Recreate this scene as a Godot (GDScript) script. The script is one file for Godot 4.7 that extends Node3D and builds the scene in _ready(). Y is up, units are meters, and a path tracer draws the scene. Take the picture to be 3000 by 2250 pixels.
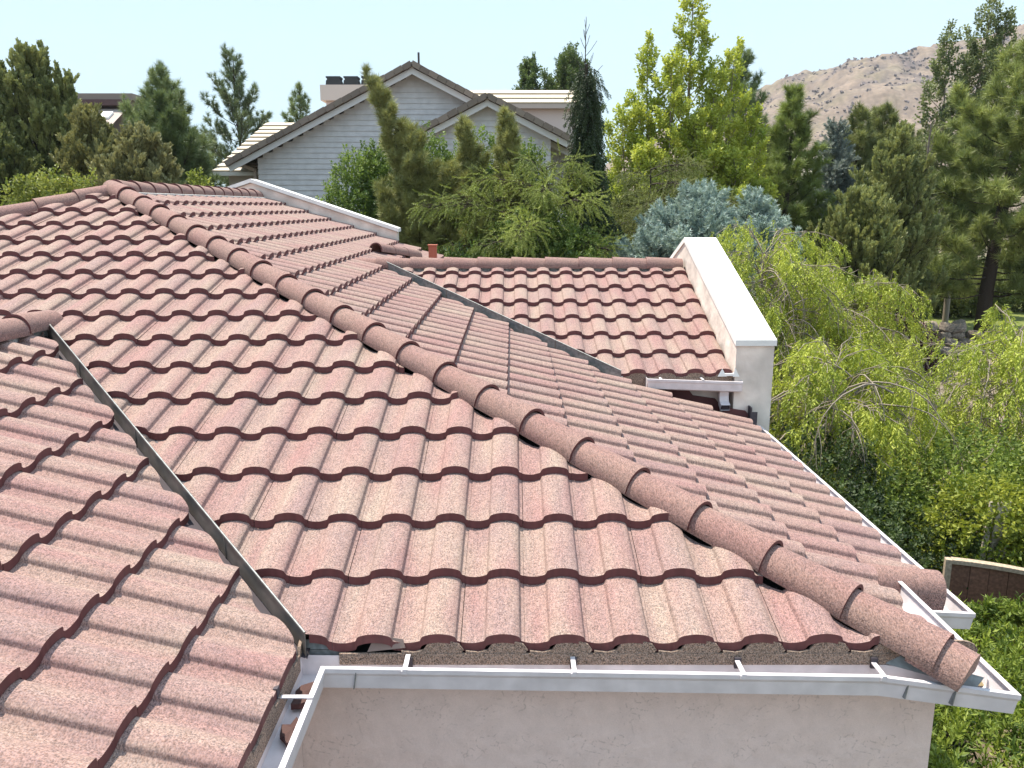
extends Node3D

const W := 0.253          # width of one tile wave
const EXPO := 0.37        # visible length of one tile course
const LIFT := 0.038       # height of a tile's front edge above the course below
const CS := 0.94903       # cosine and sine of the 4-in-12 slope
const SN := 0.31528
const SL := 0.33222
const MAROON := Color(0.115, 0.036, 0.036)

var rng := RandomNumberGenerator.new()
var noise := FastNoiseLite.new()
var M := {}
var used := {}
var inst_total := 0


# ---------- mesh builder ----------
class MB:
	var v := PackedVector3Array()
	var n := PackedVector3Array()
	var c := PackedColorArray()
	var t := PackedInt32Array()

	func vert(p: Vector3, nn: Vector3, col := Color.WHITE) -> int:
		v.push_back(p)
		n.push_back(nn)
		c.push_back(col)
		return v.size() - 1

	func tri(a: Vector3, b: Vector3, d: Vector3, col := Color.WHITE) -> void:   # clockwise seen from outside
		var nn := (d - a).cross(b - a).normalized()
		var i := vert(a, nn, col)
		vert(b, nn, col)
		vert(d, nn, col)
		t.append_array([i, i + 1, i + 2])

	func quad(a: Vector3, b: Vector3, d: Vector3, e: Vector3, col := Color.WHITE) -> void:
		var nn := (d - a).cross(b - a).normalized()
		var i := vert(a, nn, col)
		vert(b, nn, col)
		vert(d, nn, col)
		vert(e, nn, col)
		t.append_array([i, i + 1, i + 2, i, i + 2, i + 3])

	func box(p: Vector3, s: Vector3, b := Basis.IDENTITY, col := Color.WHITE) -> void:
		var x := b.x * s.x * 0.5
		var y := b.y * s.y * 0.5
		var z := b.z * s.z * 0.5
		quad(p - x - y + z, p - x + y + z, p + x + y + z, p + x - y + z, col)
		quad(p + x - y - z, p + x + y - z, p - x + y - z, p - x - y - z, col)
		quad(p - x - y - z, p - x + y - z, p - x + y + z, p - x - y + z, col)
		quad(p + x - y + z, p + x + y + z, p + x + y - z, p + x - y - z, col)
		quad(p - x + y + z, p - x + y - z, p + x + y - z, p + x + y + z, col)
		quad(p - x - y - z, p - x - y + z, p + x - y + z, p + x - y - z, col)

	func span(lo: Vector3, hi: Vector3, col := Color.WHITE) -> void:
		box((lo + hi) * 0.5, hi - lo, Basis.IDENTITY, col)

	# a polygon (counter-clockwise seen from +w) pushed along w; px, py span its plane
	func prism(poly: PackedVector2Array, o: Vector3, px: Vector3, py: Vector3, w: Vector3, col := Color.WHITE) -> void:
		var tri_idx := Geometry2D.triangulate_polygon(poly)
		var turn := Geometry2D.is_polygon_clockwise(poly)
		var pts := poly.duplicate()
		if turn:
			pts.reverse()
			tri_idx = Geometry2D.triangulate_polygon(pts)
		for k in range(0, tri_idx.size(), 3):
			var a := pts[tri_idx[k]]
			var b := pts[tri_idx[k + 1]]
			var d := pts[tri_idx[k + 2]]
			if (b - a).cross(d - a) < 0.0:
				var s := b
				b = d
				d = s
			tri(o + px * a.x + py * a.y + w, o + px * d.x + py * d.y + w, o + px * b.x + py * b.y + w, col)
			tri(o + px * a.x + py * a.y, o + px * b.x + py * b.y, o + px * d.x + py * d.y, col)
		for k in pts.size():
			var a := pts[k]
			var b := pts[(k + 1) % pts.size()]
			var pa := o + px * a.x + py * a.y
			var pb := o + px * b.x + py * b.y
			quad(pa, pa + w, pb + w, pb, col)

	func tube(path: PackedVector3Array, r0: float, r1: float, sides := 5, col := Color.WHITE) -> void:
		var base := v.size()
		var m := path.size()
		var prev := Vector3.RIGHT
		for i in m:
			var d := (path[mini(i + 1, m - 1)] - path[maxi(i - 1, 0)]).normalized()
			var x := prev - d * prev.dot(d)
			if x.length() < 0.01:
				x = d.cross(Vector3(0.3, 0.2, 0.9))
			x = x.normalized()
			prev = x
			var y := d.cross(x)
			var r := lerpf(r0, r1, float(i) / (m - 1))
			for k in sides:
				var a := TAU * k / sides
				var nn := x * cos(a) + y * sin(a)
				vert(path[i] + nn * r, nn, col)
		for i in m - 1:
			for k in sides:
				var a := base + i * sides + k
				var b := base + i * sides + (k + 1) % sides
				t.append_array([a, a + sides, b + sides, a, b + sides, b])

	func mesh(mats: Array, others: Array = []) -> ArrayMesh:
		var am := ArrayMesh.new()
		var all := [self] + others
		for i in all.size():
			var mb: MB = all[i]
			if mb.t.is_empty():
				continue
			var arr := []
			arr.resize(Mesh.ARRAY_MAX)
			arr[Mesh.ARRAY_VERTEX] = mb.v
			arr[Mesh.ARRAY_NORMAL] = mb.n
			arr[Mesh.ARRAY_COLOR] = mb.c
			arr[Mesh.ARRAY_INDEX] = mb.t
			am.add_surface_from_arrays(Mesh.PRIMITIVE_TRIANGLES, arr)
			am.surface_set_material(am.get_surface_count() - 1, mats[i])
		return am


# ---------- naming ----------
func numbered(n: String) -> String:
	if not used.has(n):
		used[n] = 0
		return n
	used[n] += 1
	return "%s_%03d" % [n, used[n]]


func thing(n: String, label: String, category: String, at := Vector3.ZERO, group := "") -> Node3D:
	var o := Node3D.new()
	o.name = numbered(n)
	add_child(o)
	o.position = at
	tag(o, label, category, group)
	return o


func tag(o: Node3D, label: String, category: String, group := "") -> void:
	o.set_meta("label", label)
	o.set_meta("category", category)
	if group:
		o.set_meta("group", group)


func part(n: String, mesh: Mesh, parent: Node, label := "") -> MeshInstance3D:
	var o := MeshInstance3D.new()
	var cnt: int = parent.get_meta("_n_" + n, 0) if parent != self else 0
	if parent == self:
		o.name = numbered(n)
	else:
		o.name = n if cnt == 0 else "%s_%03d" % [n, cnt]
		parent.set_meta("_n_" + n, cnt + 1)
	o.mesh = mesh
	parent.add_child(o, true)
	if label:
		o.set_meta("label", label)
	return o


func structure(n: String, mesh: Mesh) -> MeshInstance3D:
	var o := part(n, mesh, self)
	o.set_meta("kind", "structure")
	return o


# ---------- materials ----------
func tex_from(img: Image) -> ImageTexture:
	img.generate_mipmaps()
	return ImageTexture.create_from_image(img)


func grain_image(size: int, sd: int, lo: float, hi: float, dark: float, light: float) -> Image:
	var r := RandomNumberGenerator.new()
	r.seed = sd
	var b := PackedByteArray()
	b.resize(size * size * 3)
	for i in size * size:
		var v := r.randf_range(lo, hi)
		var q := r.randf()
		if q < dark:
			v *= 0.5
		elif q > 1.0 - light:
			v = 1.0
		var w := r.randf_range(-0.04, 0.04)
		b[i * 3] = int(255.0 * clampf(v + w, 0.0, 1.0))
		b[i * 3 + 1] = int(255.0 * clampf(v, 0.0, 1.0))
		b[i * 3 + 2] = int(255.0 * clampf(v - w, 0.0, 1.0))
	return Image.create_from_data(size, size, false, Image.FORMAT_RGB8, b)


func noise_image(size: int, freq: float, octaves: int, sd: int, lo: float, hi: float, kind := FastNoiseLite.TYPE_SIMPLEX_SMOOTH, ridged := false) -> Image:
	var f := FastNoiseLite.new()
	f.noise_type = kind
	f.frequency = freq
	f.seed = sd
	f.fractal_octaves = octaves
	if ridged:
		f.fractal_type = FastNoiseLite.FRACTAL_RIDGED
	var im := f.get_seamless_image(size, size, false, false, 0.12, true)
	im.convert(Image.FORMAT_RGB8)
	var d := im.get_data()
	for i in d.size():
		d[i] = int(255.0 * lerpf(lo, hi, d[i] / 255.0))
	return Image.create_from_data(size, size, false, Image.FORMAT_RGB8, d)


func bump(img: Image, k: float) -> ImageTexture:
	var im: Image = img.duplicate()
	im.convert(Image.FORMAT_RGBA8)
	im.bump_map_to_normal_map(k)
	return tex_from(im)


func mat(col: Color, rough := 0.85, tex: Texture2D = null, nrm: Texture2D = null, per_metre := 1.0, strength := 1.0, metal := 0.0) -> StandardMaterial3D:
	var m := StandardMaterial3D.new()
	m.albedo_color = col.linear_to_srgb()
	m.roughness = rough
	m.metallic = metal
	m.vertex_color_use_as_albedo = true
	m.cull_mode = BaseMaterial3D.CULL_DISABLED
	if tex or nrm:
		m.uv1_triplanar = true
		m.uv1_world_triplanar = true
		m.uv1_scale = Vector3.ONE * per_metre
	if tex:
		m.albedo_texture = tex
	if nrm:
		m.normal_enabled = true
		m.normal_texture = nrm
		m.normal_scale = strength
	return m


func leaf_mat(back: Color, rough := 0.6) -> StandardMaterial3D:
	var m := mat(Color.WHITE, rough)
	if back.r + back.g + back.b > 0.0:
		m.backlight_enabled = true
		m.backlight = back.linear_to_srgb()
	return m


func make_materials() -> void:
	var g := grain_image(512, 11, 0.62, 0.98, 0.16, 0.12)
	M.tile = mat(Color.WHITE, 0.92, tex_from(g), bump(g, 2.2), 0.75, 0.8)
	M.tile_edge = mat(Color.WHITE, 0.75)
	M.trim = mat(Color(0.42, 0.30, 0.235), 0.92, tex_from(g), bump(g, 2.2), 0.75, 0.8)
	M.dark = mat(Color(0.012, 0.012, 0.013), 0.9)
	var s := noise_image(512, 0.02, 5, 3, 0.94, 1.0)
	var sb := noise_image(512, 0.016, 6, 4, 0.0, 1.0)
	var cr := noise_image(512, 0.034, 4, 8, 0.0, 1.0, FastNoiseLite.TYPE_SIMPLEX_SMOOTH, true)
	var pt := noise_image(512, 0.01, 3, 19, 0.0, 1.0)
	var sd := s.get_data()      # fine dark trowel marks, in patches
	var cd := cr.get_data()
	var pd := pt.get_data()
	var grn := grain_image(512, 5, 0.0, 1.0, 0.0, 0.0).get_data()
	for i in sd.size():
		var line := clampf((cd[i] / 255.0 - 0.76) * 6.0, 0.0, 1.0) * clampf((pd[i] / 255.0 - 0.33) * 2.6, 0.0, 1.0)
		sd[i] = int(sd[i] * (1.0 - 0.24 * line * (0.35 + 0.65 * grn[i] / 255.0)) * (0.95 + 0.05 * grn[i - i % 3] / 255.0))
	M.stucco = mat(Color(0.77, 0.61, 0.565), 0.95, tex_from(Image.create_from_data(512, 512, false, Image.FORMAT_RGB8, sd)), bump(sb, 5.0), 0.9, 0.5)
	var st := noise_image(512, 0.006, 4, 23, 0.80, 1.0)
	M.parapet = mat(Color(0.86, 0.75, 0.68), 0.95, tex_from(st), bump(sb, 5.0), 0.7, 0.4)
	M.coping = mat(Color(0.83, 0.81, 0.79), 0.7, tex_from(noise_image(256, 0.02, 4, 6, 0.92, 1.0)), null, 0.6)
	M.gutter = mat(Color(0.73, 0.675, 0.70), 0.42, tex_from(noise_image(256, 0.03, 5, 7, 0.86, 1.0)), null, 0.8)
	M.galv = mat(Color(0.36, 0.37, 0.37), 0.5, tex_from(noise_image(256, 0.05, 4, 9, 0.62, 1.0)), null, 2.0, 1.0, 0.35)
	M.flash = mat(Color(0.23, 0.20, 0.18), 0.6, tex_from(noise_image(256, 0.03, 4, 10, 0.7, 1.0)), null, 1.5, 1.0, 0.15)
	M.bracket = mat(Color(0.05, 0.04, 0.05), 0.7)
	M.ground = mat(Color(0.30, 0.235, 0.16), 0.97, tex_from(noise_image(512, 0.02, 6, 12, 0.45, 1.0)), null, 0.13)
	M.lawn = mat(Color(0.23, 0.27, 0.05), 0.97, tex_from(noise_image(256, 0.06, 4, 13, 0.5, 1.0)), null, 0.9)
	M.bark = mat(Color(0.085, 0.06, 0.045), 0.95, tex_from(noise_image(256, 0.05, 4, 14, 0.45, 1.0)), null, 3.0)
	M.pale_bark = mat(Color(0.40, 0.33, 0.27), 0.9, tex_from(noise_image(256, 0.05, 4, 15, 0.6, 1.0)), null, 4.0)
	M.rock = mat(Color(0.47, 0.39, 0.32), 0.93, tex_from(noise_image(256, 0.04, 5, 16, 0.45, 1.0)), bump(noise_image(256, 0.05, 5, 17, 0.0, 1.0), 5.0), 1.4, 0.8)
	M.siding = mat(Color(0.60, 0.585, 0.595), 0.8, tex_from(noise_image(256, 0.02, 3, 18, 0.9, 1.0)), null, 0.5)
	M.wood = mat(Color(0.30, 0.15, 0.10), 0.85, tex_from(noise_image(256, 0.05, 4, 20, 0.6, 1.0)), null, 2.0)
	M.pale_wood = mat(Color(0.55, 0.43, 0.32), 0.85, tex_from(noise_image(256, 0.05, 4, 21, 0.7, 1.0)), null, 2.0)
	M.paint = mat(Color.WHITE, 0.8)
	M.glass = mat(Color(0.03, 0.035, 0.045), 0.12)
	M.hill = mat(Color.WHITE, 0.97, tex_from(noise_image(512, 0.03, 6, 24, 0.62, 1.0)), null, 0.012)
	M.leaf = leaf_mat(Color(0.75, 0.75, 0.6))
	M.leaf_gloss = leaf_mat(Color(0.6, 0.6, 0.45), 0.38)
	M.needle = leaf_mat(Color(0.5, 0.5, 0.4), 0.55)


# ---------- roof tiles ----------
var prof_d := [0.0, 0.08, 0.15, 0.20, 0.235, 0.256, 0.284, 0.34, 0.42, 0.5]
var prof_h := [0.050, 0.0486, 0.0450, 0.0410, 0.0362, 0.0316, 0.0122, 0.0066, 0.0014, 0.0]


func wave(u: float) -> float:     # height of the tile profile; u from 0 (pan) to 1, barrel round 0.66
	var d := absf(u - 0.66)
	if d > 0.5:
		d = 1.0 - d
	if u < 0.66 and u > 0.16 and d > 0.2:
		d = 0.2 + (d - 0.2) * lerpf(0.84, 1.0, clampf((d - 0.2) / 0.3, 0.0, 1.0))      # the left flank is less steep than the right one
	for i in prof_d.size() - 1:
		if d <= prof_d[i + 1]:
			return lerpf(prof_h[i], prof_h[i + 1], (d - prof_d[i]) / (prof_d[i + 1] - prof_d[i]))
	return 0.0


func tint(u: float, v: float, row: float, k: float) -> Color:     # blotches drawn out down the slope
	var a := noise.get_noise_3d(u * 300.0, v * 75.0, row * 37.0)
	var b := noise.get_noise_3d(u * 70.0 + 900.0, v * 60.0, row * 9.0)
	var w := clampf(0.36 + 0.68 * a + 0.3 * b + 0.07 * k, 0.0, 1.0)
	var col := Color(0.455, 0.258, 0.24).lerp(Color(0.52, 0.395, 0.325), w)
	var m := clampf(0.06 + noise.get_noise_3d(u * 220.0, v * 60.0 + 500.0, row * 21.0) * 0.9 - 0.1 * k, 0.0, 0.55)
	return col.lerp(Color(0.385, 0.255, 0.25), m)


# one course-wide tile, cut between lo(u) and hi(u)
func tile_mesh(O: Vector3, U: Vector3, V: Vector3, N: Vector3, us: float, r: int, lo: Callable, hi: Callable, seam: bool, umax := 1e9) -> ArrayMesh:
	var v0 := r * EXPO
	var v1 := v0 + EXPO + 0.025
	var grid := PackedFloat32Array([0.0, 0.04, 0.09, 0.14, 0.19, 0.24, 0.29, 0.325, 0.345, 0.358, 0.372, 0.388, 0.398, 0.42, 0.45, 0.49, 0.54, 0.60, 0.66, 0.72, 0.78, 0.83, 0.87, 0.898, 0.912, 0.920, 0.932, 0.944, 0.952, 0.972, 0.996])
	if seam:
		grid[0] = 0.007
	var k := rng.randf_range(-1.0, 1.0)
	var lift := LIFT + rng.randf_range(-0.002, 0.003)
	var top := MB.new()
	var edge := MB.new()
	var prev := -1
	var pe := -1
	for g in grid:
		var u := us + g * W
		if u > umax:
			break
		var a := maxf(v0, lo.call(u))
		var b := minf(v1, hi.call(u))
		if b - a < 0.004:
			prev = -1
			pe = -1
			continue
		var h := wave(g)
		var dh := (wave(minf(g + 0.005, 1.0)) - wave(maxf(g - 0.005, 0.0))) / (0.01 * W)
		var nn := (N - U * dh + V * (lift / EXPO)).normalized()
		var at := top.v.size()
		for i in 4:
			var v := lerpf(a, b, i / 3.0)
			var p := O + U * u + V * v + N * (h + lift * (1.0 - (v - v0) / EXPO))
			top.vert(p, nn, tint(u, v, r + O.x * 3.0, k))
		if prev >= 0:
			for i in 3:
				top.t.append_array([prev + i, prev + i + 1, at + i + 1, prev + i, at + i + 1, at + i])
		prev = at
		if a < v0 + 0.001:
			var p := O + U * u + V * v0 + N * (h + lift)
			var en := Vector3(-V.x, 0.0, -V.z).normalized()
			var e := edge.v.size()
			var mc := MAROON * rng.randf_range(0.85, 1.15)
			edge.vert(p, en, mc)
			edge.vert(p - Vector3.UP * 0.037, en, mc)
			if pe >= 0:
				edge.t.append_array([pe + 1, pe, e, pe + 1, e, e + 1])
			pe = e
		else:
			pe = -1
	if top.t.is_empty():
		return null
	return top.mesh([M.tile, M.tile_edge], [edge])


func lay_tiles(slope: Node3D, O: Vector3, U: Vector3, V: Vector3, N: Vector3, rows: Vector2i, u0: float, u1: float, start: float, lo: Callable, hi: Callable, most := 300, row0_min := -1e9, umax := 1e9) -> void:
	var spots := []
	var eye := Vector3(0, 4.785, 2.977)
	for r in range(rows.x, rows.y):
		var k := floori((u0 - start) / W)
		while start + k * W < u1:
			var us := start + k * W
			if r > 0 or us > row0_min:
				var p := O + U * (us + W * 0.5) + V * ((r + 0.5) * EXPO)
				spots.append([p.distance_to(eye), us, r, posmod(k + r * 2, 5) == 0])
			k += 1
	spots.sort_custom(func(a, b): return a[0] < b[0])
	var rest := [MB.new(), MB.new()]
	var made := 0
	for s in spots:
		var me := tile_mesh(O, U, V, N, s[1], s[2], lo, hi, s[3], umax)
		if me == null:
			continue
		if made < most:
			part("roof_tile", me, slope)
			made += 1
		else:
			for i in me.get_surface_count():
				var a := me.surface_get_arrays(i)
				var mb: MB = rest[i]
				var at := mb.v.size()
				mb.v.append_array(a[Mesh.ARRAY_VERTEX])
				mb.n.append_array(a[Mesh.ARRAY_NORMAL])
				mb.c.append_array(a[Mesh.ARRAY_COLOR])
				for j in a[Mesh.ARRAY_INDEX]:
					mb.t.push_back(j + at)
	if not rest[0].t.is_empty():
		part("far_roof_tiles", rest[0].mesh([M.tile, M.tile_edge], [rest[1]]), slope).set_meta("kind", "stuff")


# a half-round cap tile: a is the middle of its lower end, b of its upper end
func cap_mesh(a: Vector3, b: Vector3, r0: float, r1: float, closed := false, flange := 0.012) -> ArrayMesh:
	var d := (b - a).normalized()
	var side := d.cross(Vector3.UP).normalized()
	var up := side.cross(d)
	var top := MB.new()
	var edge := MB.new()
	var k := rng.randf_range(-1.0, 0.4)
	var ring := []
	var m := 15
	for i in m:
		var q := deg_to_rad(lerpf(-92.0, 92.0, float(i) / (m - 1)))
		ring.append([side * sin(q) + up * cos(q), 0.0])
	ring.push_front([ring[0][0], flange])
	ring.push_back([ring[-1][0], flange])
	var cols := ring.size()
	for j in 6:
		var f := j / 5.0
		var o := a.lerp(b, f)
		var r := lerpf(r0, r1, f)
		for i in cols:
			var p: Vector3 = o + ring[i][0] * r - up * ring[i][1]
			var tc := tint(i * 0.02, f * 0.4, a.x * 7.0 + a.z * 11.0, k).lerp(Color(0.38, 0.20, 0.17), 0.5)
			top.vert(p, ring[i][0], tc)
	for j in 5:
		for i in cols - 1:
			var q := j * cols + i
			top.t.append_array([q, q + cols, q + cols + 1, q, q + cols + 1, q + 1])
	if closed:
		var c := top.vert(a, -d, Color(0.46, 0.29, 0.25))
		for i in cols:
			var p: Vector3 = a + ring[i][0] * r0 - up * ring[i][1]
			top.vert(p, -d, Color(0.46, 0.29, 0.25))
		for i in cols - 1:
			top.t.append_array([c, c + 1 + i, c + 2 + i])
		c = top.vert(b, d, Color(0.3, 0.19, 0.17))
		for i in cols:
			top.vert(b + ring[i][0] * r1 - up * ring[i][1], d, Color(0.3, 0.19, 0.17))
		for i in cols - 1:
			top.t.append_array([c, c + 2 + i, c + 1 + i])
	else:
		for i in cols - 1:
			var o1: Vector3 = a + ring[i][0] * r0 - up * ring[i][1]
			var o2: Vector3 = a + ring[i + 1][0] * r0 - up * ring[i + 1][1]
			var i1: Vector3 = a + ring[i][0] * (r0 - 0.016) - up * ring[i][1]
			var i2: Vector3 = a + ring[i + 1][0] * (r0 - 0.016) - up * ring[i + 1][1]
			edge.quad(i1, o1, o2, i2, MAROON)
	return top.mesh([M.tile, M.tile_edge], [edge])


func cap_row(parent: Node3D, low: Vector3, dir: Vector3, count: int, pitch: float, r := 0.098) -> void:
	for i in count:
		var a := low + dir * pitch * i
		var b := low + dir * (pitch * (i + 1) + 0.05)
		part("ridge_cap", cap_mesh(a + Vector3.UP * 0.006 + jitter(0.003), b - Vector3.UP * 0.008, r + 0.006, r - 0.008), parent)


func jitter(s: float) -> Vector3:
	return Vector3(rng.randf_range(-s, s), rng.randf_range(-s, s), rng.randf_range(-s, s))


# a profile (out, up) swept along a path in plan; outwards is to the right of travel
func sweep(prof: PackedVector2Array, path: PackedVector3Array, ends := true) -> MB:
	var mb := MB.new()
	var m := path.size()
	var rows := []
	for i in m:
		var d0 := (path[i] - path[i - 1]) if i > 0 else (path[1] - path[0])
		var d1 := (path[i + 1] - path[i]) if i < m - 1 else d0
		d0.y = 0.0
		d1.y = 0.0
		var n0 := d0.normalized().cross(Vector3.UP)
		var n1 := d1.normalized().cross(Vector3.UP)
		var mid := (n0 + n1).normalized()
		mid /= maxf(0.35, mid.dot(n1))
		var row := []
		for q in prof:
			row.append(path[i] + mid * q.x + Vector3.UP * q.y)
		rows.append(row)
	for i in m - 1:
		for k in prof.size():
			var l := (k + 1) % prof.size()
			mb.quad(rows[i][k], rows[i][l], rows[i + 1][l], rows[i + 1][k])
	if ends:
		var idx := Geometry2D.triangulate_polygon(prof)
		for e in [0, m - 1]:
			for k in range(0, idx.size(), 3):
				mb.tri(rows[e][idx[k]], rows[e][idx[k + 1]], rows[e][idx[k + 2]])
	return mb


func gutter_profile() -> PackedVector2Array:
	return PackedVector2Array([
		Vector2(0.0, -0.01), Vector2(0.0, -0.098), Vector2(0.086, -0.098), Vector2(0.108, -0.086), Vector2(0.114, -0.03), Vector2(0.12, -0.018), Vector2(0.12, 0.0), Vector2(0.1, 0.0), Vector2(0.1, -0.004), Vector2(0.117, -0.004),
		Vector2(0.117, -0.017), Vector2(0.111, -0.029), Vector2(0.105, -0.084), Vector2(0.085, -0.095), Vector2(0.003, -0.095), Vector2(0.003, -0.01)])


# ---------- plants ----------
func rand_dir() -> Vector3:
	var v := Vector3(rng.randfn(), rng.randfn(), rng.randfn())
	return v.normalized() if v.length() > 0.001 else Vector3.UP


func basis_y(y: Vector3, s: float) -> Basis:
	var x := rand_dir().cross(y)
	if x.length() < 0.05:
		x = Vector3(0.7, 0.2, 0.5).cross(y)
	x = x.normalized()
	return Basis(x * s, y * s, x.cross(y) * s)


func blade(mb: MB, o: Vector3, d: Vector3, w: Vector3, l: float) -> void:    # a leaf folded along its rib
	var m := o + d * l * 0.45
	var fold := d.cross(w).normalized() * w.length() * 0.35
	mb.tri(o, m + w + fold, o + d * l)
	mb.tri(o, o + d * l, m - w + fold)


func sprig_leaves(n: int, length: float, leaf: float, width: float, out := 0.8) -> ArrayMesh:
	var mb := MB.new()
	for i in n:
		var f := (i + rng.randf()) / n
		var q := rand_dir()
		q.y *= 0.3
		var d := (q.normalized() * out + Vector3.UP * 0.5 + rand_dir() * 0.3).normalized()
		blade(mb, Vector3(0, f * length, 0) + q * length * 0.08, d, d.cross(rand_dir()).normalized() * width * 0.5, leaf * rng.randf_range(0.7, 1.2))
	return mb.mesh([M.leaf])


func sprig_needles(n: int, length: float, needle: float, width: float, ang0: float, ang1: float) -> ArrayMesh:
	var mb := MB.new()
	for i in n:
		var f := (i + rng.randf()) / n
		var az := i * 2.4 + rng.randf()
		var a := deg_to_rad(rng.randf_range(ang0, ang1))
		var d := Vector3(cos(az) * sin(a), cos(a), sin(az) * sin(a))
		var o := Vector3(0, f * length, 0)
		var w := d.cross(rand_dir()).normalized() * width * 0.5
		mb.tri(o - w, o + w, o + d * needle * rng.randf_range(0.75, 1.15))
	return mb.mesh([M.needle])


func sprig_plume(n: int, length: float) -> ArrayMesh:      # scale-leaf spray of a juniper
	var mb := MB.new()
	for i in n:
		var f := (i + 0.5) / n
		var az := i * 2.4
		var d := (Vector3(cos(az), 0, sin(az)) * 0.5 + Vector3.UP).normalized()
		var o := Vector3(0, f * length * 0.75, 0)
		blade(mb, o, d, d.cross(rand_dir()).normalized() * length * 0.085, length * 0.36 * (1.15 - f * 0.5))
	return mb.mesh([M.needle])


func sprig_strand(n: int, length: float, leaf: float, width: float, material: Material) -> ArrayMesh:   # hangs along its +y
	var mb := MB.new()
	for i in n:
		var f := (i + rng.randf() * 0.6) / n
		var az := i * 2.6
		var d := (Vector3(cos(az), 0, sin(az)) * 0.65 + Vector3.UP * 0.75).normalized()
		blade(mb, Vector3(0.02 * sin(f * 7.0), f * length, 0.02 * cos(f * 5.0)), d, d.cross(rand_dir()).normalized() * width * 0.5, leaf * rng.randf_range(0.7, 1.2))
	return mb.mesh([material])


func multi(n: String, mesh: Mesh, where: Array, cols: PackedColorArray, parent: Node3D) -> void:
	if where.is_empty():
		return
	var mm := MultiMesh.new()
	mm.transform_format = MultiMesh.TRANSFORM_3D
	mm.use_colors = true
	mm.mesh = mesh
	mm.instance_count = where.size()
	for i in where.size():
		mm.set_instance_transform(i, where[i])
		mm.set_instance_color(i, cols[i])
	var o := MultiMeshInstance3D.new()
	o.name = n
	o.multimesh = mm
	parent.add_child(o, true)
	o.set_meta("kind", "stuff")
	inst_total += where.size()


func along(path: PackedVector3Array, f: float) -> Vector3:
	var x := clampf(f, 0.0, 0.9999) * (path.size() - 1)
	var i := int(x)
	return path[i].lerp(path[i + 1], x - i)


func curve4(p: Array, t: float) -> float:
	var x := clampf(t, 0.0, 0.9999) * (p.size() - 1)
	var i := int(x)
	return lerpf(p[i], p[i + 1], x - i)


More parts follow.
